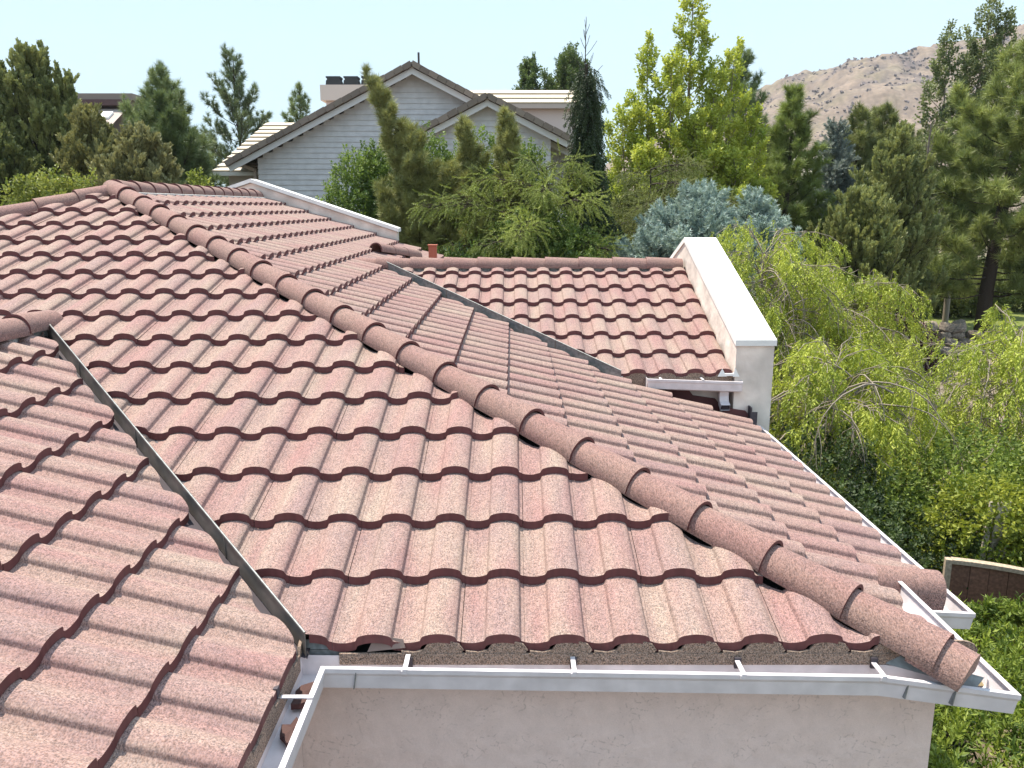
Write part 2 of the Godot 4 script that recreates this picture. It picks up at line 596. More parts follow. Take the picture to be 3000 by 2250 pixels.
# A tree from settings: leaders (arrays of points), r, base, prof, n, e0, e1, bend, dens, twig, hang, up, sprig, scale, ca, cb, tr, bark
func grow(n: String, label: String, category: String, group: String, at: Vector3, sd: int, s: Dictionary) -> Node3D:
	rng.seed = sd
	var root := thing(n, label, category, at, group)
	var trunk := MB.new()
	var limbs := MB.new()
	var where := []
	var cols := PackedColorArray()
	var h: float = s.h
	var leaders: Array = s.get("leaders", [])
	if leaders.is_empty():
		var lean: Vector3 = s.get("lean", Vector3.ZERO)
		var pts := []
		for i in 7:
			var f := i / 6.0
			pts.append(Vector3(0, h * f, 0) + lean * f * f + Vector3(rng.randfn() * 0.02 * h * f * (1.0 - f), 0, rng.randfn() * 0.02 * h * f * (1.0 - f)))
		leaders = [pts]
	var base: float = s.get("base", 0.12)
	var prof: Array = s.get("prof", [0.8, 1.0, 0.6, 0.08])
	var s0: float = s.get("s0", 0.25)
	var hang: float = s.get("hang", 0.0)
	var upb: float = s.get("up", 0.15)
	var twl: float = s.get("twig", 0.3)
	var bias: Vector3 = s.get("bias", Vector3.ZERO)
	var wob: float = s.get("wobble", 0.16)
	for li in leaders.size():
		var pts := PackedVector3Array(leaders[li])
		var tr: float = s.get("tr", 0.1) * (1.0 if li == 0 else 0.6)
		trunk.tube(pts, tr, tr * 0.12, 8)
		var nb: int = s.n if li == 0 else int(s.n * s.get("side_n", 0.7))
		var rr: float = s.r if li == 0 else s.r * s.get("side_r", 0.7)
		for b in nb:
			var t := (b + rng.randf()) / nb
			var f := lerpf(base, 1.0, t)
			var o := along(pts, f)
			var az := b * 2.39996 + rng.randf() * 0.9
			var len := rr * curve4(prof, t) * rng.randf_range(0.62, 1.12)
			var hd := Vector3(cos(az), 0, sin(az))
			len *= 1.0 + hd.dot(bias)
			if len < 0.05:
				continue
			var e := lerpf(s.get("e0", 0.1), s.get("e1", 0.8), t) + rng.randfn() * 0.12
			var path := PackedVector3Array([o])
			var dirs := [hd]
			var segs := 6
			for q in segs:
				var d := (hd * cos(e) + Vector3.UP * sin(e) + rand_dir() * wob).normalized()
				o += d * len / segs
				path.push_back(o)
				dirs.append(d)
				e += s.get("bend", 0.0) / segs
			limbs.tube(path, maxf(0.006, len * s.get("br", 0.012)), 0.004, 4)
			var cnt := int(len * s.dens + rng.randf())
			var clump := rng.randf()
			for q in cnt:
				var g := lerpf(s0, 1.0, pow((q + rng.randf()) / cnt, 0.8))
				var p := along(path, g)
				var bd: Vector3 = dirs[mini(int(g * segs) + 1, segs)]
				var td := (bd * 0.7 + rand_dir() * 0.8 + Vector3.UP * upb).normalized()
				var tl := len * twl * (1.15 - g * 0.8) * rng.randf_range(0.3, 1.0)
				var tip := p + td * tl
				if tl > 0.12:
					limbs.tube(PackedVector3Array([p, p.lerp(tip, 0.5) + rand_dir() * tl * 0.05, tip]), 0.006, 0.003, 3)
				var reps := 1 + int(tl / s.get("step", 0.16))
				for k in reps:
					var y := (td * (1.0 - hang) + Vector3.DOWN * hang + Vector3.UP * upb * 0.6 * (1.0 - hang) + rand_dir() * 0.25).normalized()
					where.append(Transform3D(basis_y(y, s.get("scale", 1.0) * rng.randf_range(0.7, 1.15)), p.lerp(tip, (k + 1.0) / reps)))
					var ca: Color = s.ca
					cols.push_back(ca.lerp(s.cb, clampf(clump * 0.5 + rng.randf() * 0.6, 0.0, 1.0)))
	part("trunk", trunk.mesh([s.get("bark", M.bark)]), root)
	var lm := part("limbs", limbs.mesh([s.get("limb_bark", s.get("bark", M.bark))]), root)
	lm.set_meta("kind", "stuff")
	if s.has("sprig"):
		multi("crown", s.sprig, where, cols, root)
	return root


# a shrub or hedge: leaf sprigs through the outer shell of lumpy rounded masses
func shrub(n: String, label: String, category: String, group: String, at: Vector3, sd: int, lumps: Array, count: int, sprig: Mesh, scale: float, ca: Color, cb: Color, deep := 0.45, upness := 0.6) -> Node3D:
	rng.seed = sd
	var root := thing(n, label, category, at, group)
	var where := []
	var cols := PackedColorArray()
	var stems := MB.new()
	var vol := 0.0
	for l in lumps:
		vol += l[1].x * l[1].z + l[1].x * l[1].y
	for l in lumps:
		var c: Vector3 = l[0]
		var e: Vector3 = l[1]
		for i in 7:
			var tipp := c + rand_dir() * e * 0.7
			stems.tube(PackedVector3Array([Vector3(c.x * 0.6 + rng.randfn() * 0.08, 0, c.z * 0.6 + rng.randfn() * 0.08), c + jitter(0.1) - Vector3(0, e.y * 0.4, 0), tipp]), 0.016, 0.005, 4)
		var m := int(count * (e.x * e.z + e.x * e.y) / vol)
		for i in m:
			var d := rand_dir()
			var rr := 1.0 - deep * pow(rng.randf(), 1.6)
			var bumpy := 1.0 + 0.22 * noise.get_noise_3d(d.x * 140.0 + c.x * 50.0, d.y * 140.0, d.z * 140.0 + sd)
			var p := c + d * e * rr * bumpy
			if p.y < 0.03:
				continue
			var y := (d * 0.7 + Vector3.UP * upness + rand_dir() * 0.4).normalized()
			where.append(Transform3D(basis_y(y, scale * rng.randf_range(0.7, 1.2)), p))
			var q := clampf(0.5 + 0.8 * noise.get_noise_3d(p.x * 80.0, p.y * 80.0, p.z * 80.0) + rng.randfn() * 0.22, 0.0, 1.0)
			cols.push_back(ca.lerp(cb, q))
	var sm := part("stems", stems.mesh([M.bark]), root)
	sm.set_meta("kind", "stuff")
	multi("foliage", sprig, where, cols, root)
	return root


func _ready() -> void:
	rng.seed = 7
	noise.seed = 5
	noise.frequency = 0.02
	noise.fractal_octaves = 3
	# ----- camera, sky, sun -----
	var cam := Camera3D.new()
	cam.name = "camera"
	cam.fov = 49.56
	cam.near = 0.05
	cam.far = 4000.0
	cam.position = Vector3(0, 4.785, 2.977)
	cam.rotation_degrees = Vector3(-12.036, 0, 0)
	add_child(cam)
	cam.current = true
	var to_sun := Vector3(-0.31, 0.92, -0.23).normalized()
	var sky := PanoramaSkyMaterial.new()
	sky.panorama = ImageTexture.create_from_image(sky_image(to_sun))
	var env := Environment.new()
	env.background_mode = Environment.BG_SKY
	env.sky = Sky.new()
	env.sky.sky_material = sky
	env.background_energy_multiplier = 1.0
	env.tonemap_mode = Environment.TONE_MAPPER_LINEAR
	env.tonemap_exposure = 2.28
	env.fog_enabled = true
	env.fog_density = 0.00016
	env.fog_light_color = Color(0.86, 0.88, 0.92)
	env.sdfgi_enabled = true
	env.ssao_enabled = true
	env.ssil_enabled = true
	var we := WorldEnvironment.new()
	we.name = "environment"
	we.environment = env
	add_child(we)
	var sun := DirectionalLight3D.new()
	sun.name = "sun"
	sun.light_energy = 1.32
	sun.light_color = Color(1.0, 0.965, 0.9)
	sun.light_angular_distance = 0.5
	sun.shadow_enabled = true
	add_child(sun)
	sun.basis = Basis.looking_at(-to_sun, Vector3(0, 0, -1))

	make_materials()
	build_land()
	build_home()
	build_neighbours()
	build_plants()
	build_small_things()
	print("copies ", inst_total)


# clear summer air: paler towards the horizon and towards the sun
func sky_image(to_sun: Vector3) -> Image:
	var im := Image.create(512, 256, false, Image.FORMAT_RGBF)
	for y in 256:
		var el := PI * (0.5 - (y + 0.5) / 256.0)
		for x in 512:
			var az := TAU * (x + 0.5) / 512.0 - PI      # the middle of the picture lies along -z
			var d := Vector3(sin(az) * cos(el), sin(el), -cos(az) * cos(el))
			var up := clampf(sin(el), 0.0, 1.0)
			var col := Color(0.39, 0.50, 0.535).lerp(Color(0.165, 0.29, 0.45), pow(up, 0.66))
			var ang := acos(clampf(d.dot(to_sun), -1.0, 1.0))
			var glow := 0.85 * exp(-pow(ang / 0.82, 1.7))
			col += Color(0.36, 0.37, 0.35) * glow
			if el < 0.0:
				col = Color(0.2, 0.18, 0.15)
			im.set_pixel(x, y, col)
	return im


# ---------- land ----------
func hill_height(x: float, z: float) -> float:
	var ridge := 118.0 + (x - 246.0) * 0.22
	ridge += 9.0 * exp(-pow((x - 345.0) / 45.0, 2.0)) + 10.0 * exp(-pow((x - 610.0) / 120.0, 2.0))
	if x < 246.0:
		ridge = 118.0 - (246.0 - x) * 0.42 - pow((246.0 - x) * 0.02, 2.0) * 2.0
	var f := smoothstep(420.0, 900.0, -z)
	var back := 1.0 - 0.25 * smoothstep(900.0, 1300.0, -z)
	var y := ridge * pow(f, 1.15) * back
	y += noise.get_noise_2d(x * 0.5, z * 0.5) * 16.0 * f + noise.get_noise_2d(x * 2.2, z * 2.2) * 5.0 * f
	return maxf(y, -2.0 + 0.0)


func build_land() -> void:
	var g := MB.new()
	var cx := [-1500.0, -300.0, -60.0, -30.0, -15.0, 0.0, 15.0, 30.0, 60.0, 300.0, 1500.0]
	var cz := [-1600.0, -500.0, -120.0, -60.0, -40.0, -20.0, 0.0, 30.0, 300.0]
	for i in cx.size() - 1:
		for j in cz.size() - 1:
			g.quad(Vector3(cx[i], 0, cz[j + 1]), Vector3(cx[i], 0, cz[j]), Vector3(cx[i + 1], 0, cz[j]), Vector3(cx[i + 1], 0, cz[j + 1]))
	structure("ground", g.mesh([M.ground]))
	var l := MB.new()
	l.quad(Vector3(8, 0.004, -25.0), Vector3(8, 0.004, -52), Vector3(34, 0.004, -52), Vector3(34, 0.004, -25.0))
	structure("lawn", l.mesh([M.lawn]))
	var hl := MB.new()
	var nx := 190
	var nz := 90
	for j in nz + 1:
		var z := -420.0 - j * 9.8
		for i in nx + 1:
			var x := -160.0 + i * 7.0
			var y := hill_height(x, z)
			var nn := Vector3(hill_height(x - 3, z) - hill_height(x + 3, z), 6.0, hill_height(x, z - 3) - hill_height(x, z + 3)).normalized()
			var q := noise.get_noise_2d(x * 1.1 + z * 0.9, z * 2.4 - x * 0.5)
			var hi := smoothstep(50.0, 130.0, y)
			var rocky := smoothstep(0.06, 0.24, q) * hi
			var col := Color(0.25, 0.18, 0.135).lerp(Color(0.31, 0.23, 0.17), clampf(0.5 + noise.get_noise_2d(x * 4.0, z * 4.0), 0.0, 1.0))
			col = col.lerp(Color(0.23, 0.19, 0.11), 0.5 * smoothstep(0.0, 0.3, noise.get_noise_2d(x * 0.9 + 300.0, z * 1.7)))
			hl.vert(Vector3(x, y, z), nn, col.lerp(Color(0.13, 0.098, 0.098), rocky * 0.8))
	for j in nz:
		for i in nx:
			var a := j * (nx + 1) + i
			hl.t.append_array([a, a + nx + 1, a + nx + 2, a, a + nx + 2, a + 1])
	var hill := structure("hill", hl.mesh([M.hill]))
	# dark outcrops and scrub standing on the hill
	var oc := MB.new()
	rng.seed = 31
	var tries := 0
	while tries < 9000:
		tries += 1
		var x := rng.randf_range(180.0, 720.0)
		var z := rng.randf_range(-930.0, -560.0)
		var q := noise.get_noise_2d(x * 1.1 + z * 0.9, z * 2.4 - x * 0.5)
		var y := hill_height(x, z)
		if q < 0.13 and rng.randf() > 0.015 or y < 45.0:
			continue
		var s := rng.randf_range(0.6, 1.7)
		var dk := rng.randf_range(0.75, 1.25)
		var col := Color(0.115, 0.088, 0.088) * dk if q >= 0.13 else Color(0.12, 0.10, 0.06) * dk
		var b := Basis.from_euler(Vector3(rng.randf(), rng.randf() * 6.0, rng.randf()))
		oc.box(Vector3(x, y + s * 0.1, z), Vector3(s * 1.8, s * 0.75, s * 1.3), b, col)
	part("rock_outcrops", oc.mesh([M.paint]), hill).set_meta("kind", "stuff")


# ---------- the tiled house ----------
func build_home() -> void:
	rng.seed = 101
	var home := thing("stucco_house", "pinkish stucco house with hipped red barrel-tile roof filling the foreground", "house")
	# reference planes of the four visible slopes
	var of := Vector3(0, 3.0662, -0.0277)
	var uf := Vector3(1, 0, 0)
	var vf := Vector3(0, SN, -CS)
	var nf := Vector3(0, CS, SN)
	var orr := Vector3(2.0503, 2.9012, 0)
	var ur := Vector3(0, 0, -1)
	var vr := Vector3(-CS, SN, 0)
	var nr := Vector3(SN, CS, 0)
	var cl := 0.9372
	var sl := 0.3487
	var ol := Vector3(-0.8507, 3.0675, 0)
	var vl := Vector3(-cl, sl, 0)
	var nl := Vector3(sl, cl, 0)
	var os := Vector3(0, 3.3112, -4.2177)

	var f_hi := func(u: float) -> float: return minf((1.5545 - u) / CS, (u + 9.5135) / CS) - 0.115
	var f_valley := func(u: float) -> float: return minf(-(1.12 * u + 0.92 + 0.0265) / CS, -(1.12 * (-6.4 - u) + 0.92 + 0.0265) / CS)
	var f_lo := func(u: float) -> float: return maxf(0.0, f_valley.call(u) + 0.045) if u < -0.80 else 0.0
	var r_hi := func(u: float) -> float: return minf((u + 0.4705) / CS, 6.356) - 0.085
	var r_valley := func(u: float) -> float: return minf((u - 2.9825), (13.04 - u - 2.9825)) / CS
	var r_lo := func(u: float) -> float: return maxf(0.0, r_valley.call(u) + 0.075) if u > 4.19 else (0.0 if u > 0.82 else EXPO)
	var s_lo := func(u: float) -> float: return maxf(0.0, (0.8175 - u) / CS + 0.04)
	var s_hi := func(_u: float) -> float: return 2.426 - 0.08
	var l_valley := func(u: float) -> float: return (0.893 * u - 0.0276) / cl
	var l_lo := func(u: float) -> float: return maxf(0.0, l_valley.call(u) + 0.07)
	var l_hi := func(_u: float) -> float: return 2.508 - 0.06

	var front := part("roof_slope", deck([Vector2(-6.0, 0), Vector2(1.55, 0), Vector2(-3.98, 5.83)], of, uf, vf, nf, f_lo), home)
	lay_tiles(front, of, uf, vf, nf, Vector2i(0, 16), -6.6, 1.6, -0.202, f_lo, f_hi)
	var right := part("roof_slope", deck([Vector2(-0.1, 0.37), Vector2(0.82, 0.37), Vector2(0.82, 0), Vector2(4.3, 0.0), Vector2(4.3, 1.39), Vector2(6.52, 3.73), Vector2(8.9, 1.22), Vector2(10.36, 1.22), Vector2(10.36, 6.35), Vector2(5.56, 6.35)], orr, ur, vr, nr, r_lo), home)
	lay_tiles(right, orr, ur, vr, nr, Vector2i(0, 18), -0.4, 10.36, 0.05, r_lo, r_hi, 300, 0.80, 10.36)
	var cross := part("roof_slope", deck([Vector2(0.82, 0), Vector2(1.95, 0), Vector2(1.95, 2.42), Vector2(-1.48, 2.42)], os, uf, vf, nf, s_lo), home)
	lay_tiles(cross, os, uf, vf, nf, Vector2i(0, 8), -1.9, 1.94, 1.866 - 0.167, s_lo, s_hi, 300, -1e9, 1.945)
	var left := part("roof_slope", deck([Vector2(-3.0, 0), Vector2(0.03, 0), Vector2(2.66, 2.5), Vector2(-3.0, 2.5)], ol, ur, vl, nl, l_lo), home)
	lay_tiles(left, ol, ur, vl, nl, Vector2i(0, 7), -2.9, 2.9, 0.048 - 0.167, l_lo, l_hi)
	# hidden slopes behind the ridges
	var bk := MB.new()
	var pk := Vector3(-3.98, 4.88, -5.56)
	bk.quad(Vector3(-3.98, 4.88, -10.3), Vector3(-9.9, 2.9, -10.3), Vector3(-9.9, 2.9, 0.36), pk, Color(0.40, 0.25, 0.21))
	bk.quad(Vector3(-1.5, 4.05, -6.55), Vector3(1.95, 4.05, -6.55), Vector3(1.95, 3.27, -8.9), Vector3(-1.5, 3.27, -8.9), Color(0.40, 0.25, 0.21))
	bk.quad(Vector3(-3.2, 3.92, 3.0), Vector3(-3.2, 3.92, -2.6), Vector3(-5.6, 3.03, -0.2), Vector3(-5.6, 3.03, 3.0), Color(0.40, 0.25, 0.21))
	part("back_slope", bk.mesh([M.tile]), home)

	# ridges and hips
	var lift := Vector3(0, 0.042, 0)
	var hip_dir := Vector3(-1, SL, -1).normalized()
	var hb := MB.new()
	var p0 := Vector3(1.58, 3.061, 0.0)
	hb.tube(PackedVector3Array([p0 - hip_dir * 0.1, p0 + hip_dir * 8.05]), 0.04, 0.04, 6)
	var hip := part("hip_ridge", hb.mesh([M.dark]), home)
	var low := p0 + lift + hip_dir * (-0.071 * 1.4526)
	part("ridge_cap", cap_mesh(low - hip_dir * 0.10 - Vector3.UP * 0.010, low + hip_dir * 0.1 - Vector3.UP * 0.008, 0.099, 0.098, true, 0.015), hip, "rounded closed end cap at the corner of the roof")
	cap_row(hip, low, hip_dir, 22, 0.3728)
	var hip2_dir := Vector3(1, SL, -1).normalized()
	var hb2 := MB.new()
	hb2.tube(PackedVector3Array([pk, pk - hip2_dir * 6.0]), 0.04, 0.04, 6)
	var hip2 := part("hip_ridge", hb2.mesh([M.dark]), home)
	cap_row(hip2, pk + lift - hip2_dir * 0.373 * 15.0, hip2_dir, 15, 0.373)
	var rb := MB.new()
	rb.tube(PackedVector3Array([pk, pk + Vector3(0, 0, -4.78)]), 0.04, 0.04, 6)
	rb.box(pk + Vector3(0.125, 0.01, -2.4), Vector3(0.014, 0.075, 4.76), Basis(Vector3(0, 0, 1), -0.25))
	var ridge := part("main_ridge", rb.mesh([M.tile]), home)
	for i in 13:
		var a := pk + lift + Vector3(0, 0.02, -0.02 - 0.37 * i)
		part("ridge_cap", cap_mesh(a + Vector3(0, 0.004, 0), a + Vector3(0, -0.008, -0.41 if i < 12 else -0.34), 0.108, 0.097), ridge)
	var cb := MB.new()
	var cr := Vector3(1.93, 4.076, -6.52)
	cb.tube(PackedVector3Array([cr, cr - Vector3(3.7, 0, 0)]), 0.05, 0.05, 6)
	var cridge := part("cross_ridge", cb.mesh([M.tile]), home)
	for i in 11:
		var a := cr + Vector3(-0.38 * i - 0.42, 0.045, 0)
		part("ridge_cap", cap_mesh(a + Vector3(0, 0.005, 0), a + Vector3(0.41, -0.006, 0), 0.104, 0.096), cridge)
	for i in 3:       # the short run of caps that comes down behind the cross ridge
		var d := Vector3(0.36, -0.125, -0.92).normalized()
		var a := Vector3(-1.74, 4.24, -7.75) + d * 0.36 * i
		part("ridge_cap", cap_mesh(a, a + d * 0.39, 0.10, 0.095), cridge)
	var lb := MB.new()
	var lr := Vector3(-3.19, 3.945, -2.62)
	lb.tube(PackedVector3Array([lr, lr + Vector3(0, 0, 5.6)]), 0.05, 0.05, 6)
	var lridge := part("left_ridge", lb.mesh([M.tile]), home)
	for i in 14:
		var a := lr + Vector3(0, 0.055, -0.12 + 0.39 * i)
		part("ridge_cap", cap_mesh(a + Vector3(0, 0.006, 0.43), a + Vector3(0, -0.01, 0), 0.108, 0.098), lridge)
	# short barrel over the step in the right eave
	var sd := Vector3(1, -0.13, 0).normalized()
	var s_at := Vector3(1.64, 2.985, -0.83)
	part("rake_cap", cap_mesh(s_at + sd * 0.455, s_at - sd * 0.03, 0.103, 0.092, true, 0.09), home, "stubby rounded end tile over the step in the right eave")

	# valleys: an upright metal rib on a flat pan
	var va := MB.new()
	var vd := Vector3(1.0, -1.12 * SL, 1.12).normalized()
	var vb := Vector3(-0.80, 3.061, 0.02)
	strip(va, vb - vd * 0.01, vb - vd * 3.72, Vector3(0, 1, 0), 0.100, 0.003)
	var vbase := vb - Vector3.UP * 0.006
	var vp2 := MB.new()
	vp2.quad(vbase + Vector3(-0.16, 0.058, 0), vbase + Vector3(-0.16, 0.058, 0) - vd * 3.6, vbase - vd * 3.6, vbase)
	vp2.quad(vbase, vbase - vd * 3.6, vbase - vd * 3.6 + Vector3(0, 0.05, -0.15), vbase + Vector3(0, 0.05, -0.15))
	var valley := part("valley_flashing", va.mesh([M.flash]), home, "weathered grey-brown metal rib in the left valley")
	part("pan", vp2.mesh([M.bracket]), valley)
	valley_hem(valley, vb - vd * 0.01 + Vector3(0, 0.100, 0), vb - vd * 3.72 + Vector3(0, 0.100, 0))
	for q in [0.75, 1.9, 2.9]:
		var sm := MB.new()
		strip(sm, vb - vd * q, vb - vd * (q + 0.012), Vector3(0, 1, 0), 0.099, 0.009)
		part("seam", sm.mesh([M.flash]), valley)
	var vc := MB.new()
	var hd := Vector3(1, -SL, 1).normalized()
	var vs := Vector3(0.835, 3.309, -4.20)
	strip(vc, vs + hd * 0.16, vs - hd * 3.34, Vector3(0, 1, 0), 0.125, 0.003)
	var valley2 := part("valley_flashing", vc.mesh([M.galv]), home, "grey metal rib in the valley of the cross gable")
	valley_hem(valley2, vs + hd * 0.16 + Vector3(0, 0.125, 0), vs - hd * 3.34 + Vector3(0, 0.125, 0))
	for q in [0.62, 1.05, 2.2]:
		var sm := MB.new()
		strip(sm, vs - hd * q, vs - hd * (q + 0.012), Vector3(0, 1, 0), 0.124, 0.009)
		part("seam", sm.mesh([M.flash]), valley2)

	# walls
	var w := MB.new()
	w.span(Vector3(-1.1, 0, -0.24), Vector3(1.715, 3.02, -0.05))
	part("front_wall", w.mesh([M.stucco]), home)
	w = MB.new()
	w.span(Vector3(1.54, 0, -0.9), Vector3(1.712, 2.93, -0.243))
	w.span(Vector3(1.6, 0, -4.16), Vector3(2.0, 2.82, -0.903))
	part("side_wall", w.mesh([M.stucco]), home)
	w = MB.new()
	w.span(Vector3(-1.1, 0, -0.047), Vector3(-0.86, 2.98, 3.2))
	part("left_wall", w.mesh([M.stucco]), home)
	w = MB.new()
	w.span(Vector3(0.6, 2.6, -4.5), Vector3(1.945, 3.33, -4.30))
	part("cross_wall", w.mesh([M.parapet]), home)

	# parapets with copings
	var pz := MB.new()
	pz.prism(PackedVector2Array([Vector2(4.165, 0), Vector2(4.165, 3.606), Vector2(6.52, 4.388), Vector2(8.9, 3.597), Vector2(8.9, 0)]), Vector3(1.953, 0, 0), Vector3(0, 0, -1), Vector3.UP, Vector3(0.33, 0, 0))
	var para := part("parapet_wall", pz.mesh([M.parapet]), home, "stepped stucco parapet at the end of the cross gable")
	var co := MB.new()
	co.prism(PackedVector2Array([Vector2(4.142, 3.604), Vector2(4.142, 3.656), Vector2(6.52, 4.446), Vector2(8.93, 3.645), Vector2(8.93, 3.593), Vector2(6.52, 4.394)]), Vector3(1.938, 0, 0), Vector3(0, 0, -1), Vector3.UP, Vector3(0.357, 0, 0))
	part("coping", co.mesh([M.coping]), para)
	var p2 := MB.new()
	p2.prism(PackedVector2Array([Vector2(-8.4, 3.0), Vector2(-8.4, 3.71), Vector2(-4.07, 5.145), Vector2(-1.82, 4.395), Vector2(-1.82, 0.0), Vector2(-2.2, 0.0), Vector2(-2.2, 3.0)]), Vector3(0, 0, -10.62), Vector3(1, 0, 0), Vector3.UP, Vector3(0, 0, 0.25))
	var para2 := part("parapet_wall", p2.mesh([M.parapet]), home, "gabled stucco parapet at the far end of the main ridge")
	co = MB.new()
	co.prism(PackedVector2Array([Vector2(-8.4, 3.72), Vector2(-8.4, 3.775), Vector2(-4.07, 5.21), Vector2(-1.79, 4.452), Vector2(-1.79, 4.395), Vector2(-4.07, 5.153)]), Vector3(0, 0, -10.66), Vector3(1, 0, 0), Vector3.UP, Vector3(0, 0, 0.335))
	part("coping", co.mesh([M.coping]), para2)

	build_gutters(home)


func valley_hem(parent: Node3D, a: Vector3, b: Vector3) -> void:
	var mb := MB.new()
	mb.tube(PackedVector3Array([a, b]), 0.005, 0.005, 6)
	part("hem", mb.mesh([M.galv]), parent)


func strip(mb: MB, a: Vector3, b: Vector3, up: Vector3, h: float, th: float) -> void:
	var d := (b - a).normalized()
	var n := d.cross(up).normalized()
	var bs := Basis(d, up, n)
	var p := (a + b) * 0.5
	var x := (b - a) * 0.5
	var y := up * h * 0.5
	var z := n * th * 0.5
	p += y
	mb.quad(p - x - y + z, p - x + y + z, p + x + y + z, p + x - y + z)
	mb.quad(p + x - y - z, p + x + y - z, p - x + y - z, p - x - y - z)
	mb.quad(p - x + y + z, p - x + y - z, p + x + y - z, p + x + y + z)
	mb.quad(p - x - y - z, p - x + y - z, p - x + y + z, p - x - y + z)
	mb.quad(p + x - y + z, p + x + y + z, p + x + y - z, p + x - y - z)


# the dark underlay below a slope's tiles: a sheet 3 cm under them
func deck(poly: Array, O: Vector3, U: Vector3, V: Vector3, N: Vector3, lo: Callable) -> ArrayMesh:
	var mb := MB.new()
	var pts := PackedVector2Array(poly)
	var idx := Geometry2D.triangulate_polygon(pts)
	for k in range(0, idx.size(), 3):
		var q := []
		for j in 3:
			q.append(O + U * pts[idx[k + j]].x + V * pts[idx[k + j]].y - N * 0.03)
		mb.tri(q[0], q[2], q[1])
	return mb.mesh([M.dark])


func build_gutters(home: Node3D) -> void:
	# eave trim strips behind the gutters, under the tile fronts
	var tr := MB.new()
	tr.span(Vector3(-0.68, 3.018, -0.010), Vector3(1.60, 3.066, 0.0))
	for k in 9:
		var x0 := -0.455 + k * W
		var poly := PackedVector2Array([Vector2(x0 + 0.02, 0.0)])
		for g in [0.0, 0.2, 0.345, 0.41, 0.51, 0.61, 0.71, 0.81, 0.91, 0.975]:
			poly.push_back(Vector2(x0 + 0.02 + g * W * 0.99, wave(g) * 1.02 + 0.004))
		poly.push_back(Vector2(x0 + W, 0.0))
		tr.prism(poly, Vector3(0, 3.066, -0.012), Vector3(1, 0, 0), Vector3.UP, Vector3(0, 0, 0.01))
	part("eave_trim", tr.mesh([M.trim]), home)
	tr = MB.new()
	tr.span(Vector3(-0.836, 3.01, 0.03), Vector3(-0.826, 3.066, 3.0))
	for k in 13:
		var z0 := 0.048 - 0.167 - 3.036 + k * W
		var poly := PackedVector2Array([Vector2(z0 + 0.004, 0.0)])
		for g in [0.0, 0.2, 0.345, 0.41, 0.51, 0.61, 0.71, 0.81, 0.91, 0.975]:
			poly.push_back(Vector2(z0 + 0.004 + g * W * 0.99, wave(g) + 0.003))
		poly.push_back(Vector2(z0 + W, 0.0))
		tr.prism(poly, Vector3(-0.838, 3.066, 0), Vector3(0, 0, -1), Vector3.UP, Vector3(0.012, 0, 0))
	part("eave_trim", tr.mesh([M.trim]), home)
	tr = MB.new()
	tr.span(Vector3(0.98, 3.22, -4.206), Vector3(1.94, 3.312, -4.194))
	for k in 4:
		var x0 := 1.866 - 0.167 - 0.759 + k * W
		var poly := PackedVector2Array([Vector2(x0 + 0.004, 0.0)])
		for g in [0.0, 0.2, 0.345, 0.41, 0.51, 0.61, 0.71, 0.81, 0.91, 0.975]:
			poly.push_back(Vector2(x0 + 0.004 + g * W * 0.99, wave(g) + 0.003))
		poly.push_back(Vector2(x0 + W, 0.0))
		tr.prism(poly, Vector3(0, 3.312, -4.208), Vector3(1, 0, 0), Vector3.UP, Vector3(0, 0, 0.012))
	part("eave_trim", tr.mesh([M.trim]), home)

	# long gutter: down the left wing, along the front, round the corner, up the right side
	var gp := gutter_profile()
	var g := sweep(gp, PackedVector3Array([Vector3(-0.832, 3.065, 2.6), Vector3(-0.832, 3.065, -0.012), Vector3(1.42, 3.030, -0.012), Vector3(1.763, 3.018, 0.062), Vector3(1.763, 3.016, -0.78)]))
	var gut := part("gutter", g.mesh([M.gutter]), home, "white metal gutter along the front eave with a pointed corner")
	for x in [-0.408, 0.238, 0.884, 1.42]:
		var y: float = 3.062 - (x + 0.83) * 0.0155
		var sb := MB.new()
		sb.box(Vector3(x, y + 0.006, 0.05), Vector3(0.018, 0.005, 0.125))
		sb.box(Vector3(x - 0.004, y - 0.004, 0.111), Vector3(0.02, 0.014, 0.006))
		part("strap", sb.mesh([M.gutter]), gut)
		sb = MB.new()
		sb.box(Vector3(x + 0.004, 3.030, 0.004), Vector3(0.026, 0.045, 0.012))
		part("bracket", sb.mesh([M.bracket]), gut)
	for z in [0.30, 0.93, 1.56]:
		var sb := MB.new()
		sb.box(Vector3(-0.772, 3.070, z), Vector3(0.125, 0.005, 0.018))
		part("strap", sb.mesh([M.gutter]), gut)
		sb = MB.new()
		sb.box(Vector3(-0.842, 3.085, z), Vector3(0.016, 0.05, 0.03))
		part("bracket", sb.mesh([M.bracket]), gut)
	for q in [Vector3(-0.60, 3.014, 0.098), Vector3(1.50, 2.985, 0.118), Vector3(1.66, 2.983, 0.158)]:   # lapped joints in the front
		var sm := MB.new()
		sm.box(q, Vector3(0.004, 0.07, 0.022), Basis(Vector3.UP, 0.2 if q.x > 0.0 else 0.0) * Basis(Vector3(0, 0, 1), -0.15))
		part("joint", sm.mesh([M.galv]), gut)
	var gal := MB.new()
	gal.quad(Vector3(1.42, 3.03, -0.02), Vector3(1.47, 3.075, -0.03), Vector3(1.80, 3.03, 0.11), Vector3(1.77, 2.985, 0.115))
	gal.quad(Vector3(-0.83, 3.068, -0.03), Vector3(-0.83, 3.10, -0.05), Vector3(-0.66, 3.10, -0.05), Vector3(-0.66, 3.068, -0.03))
	gal.quad(Vector3(-0.83, 2.99, -0.018), Vector3(-0.83, 3.066, -0.03), Vector3(-0.66, 3.066, -0.03), Vector3(-0.66, 2.99, -0.018))
	part("corner_flashing", gal.mesh([M.galv]), home)
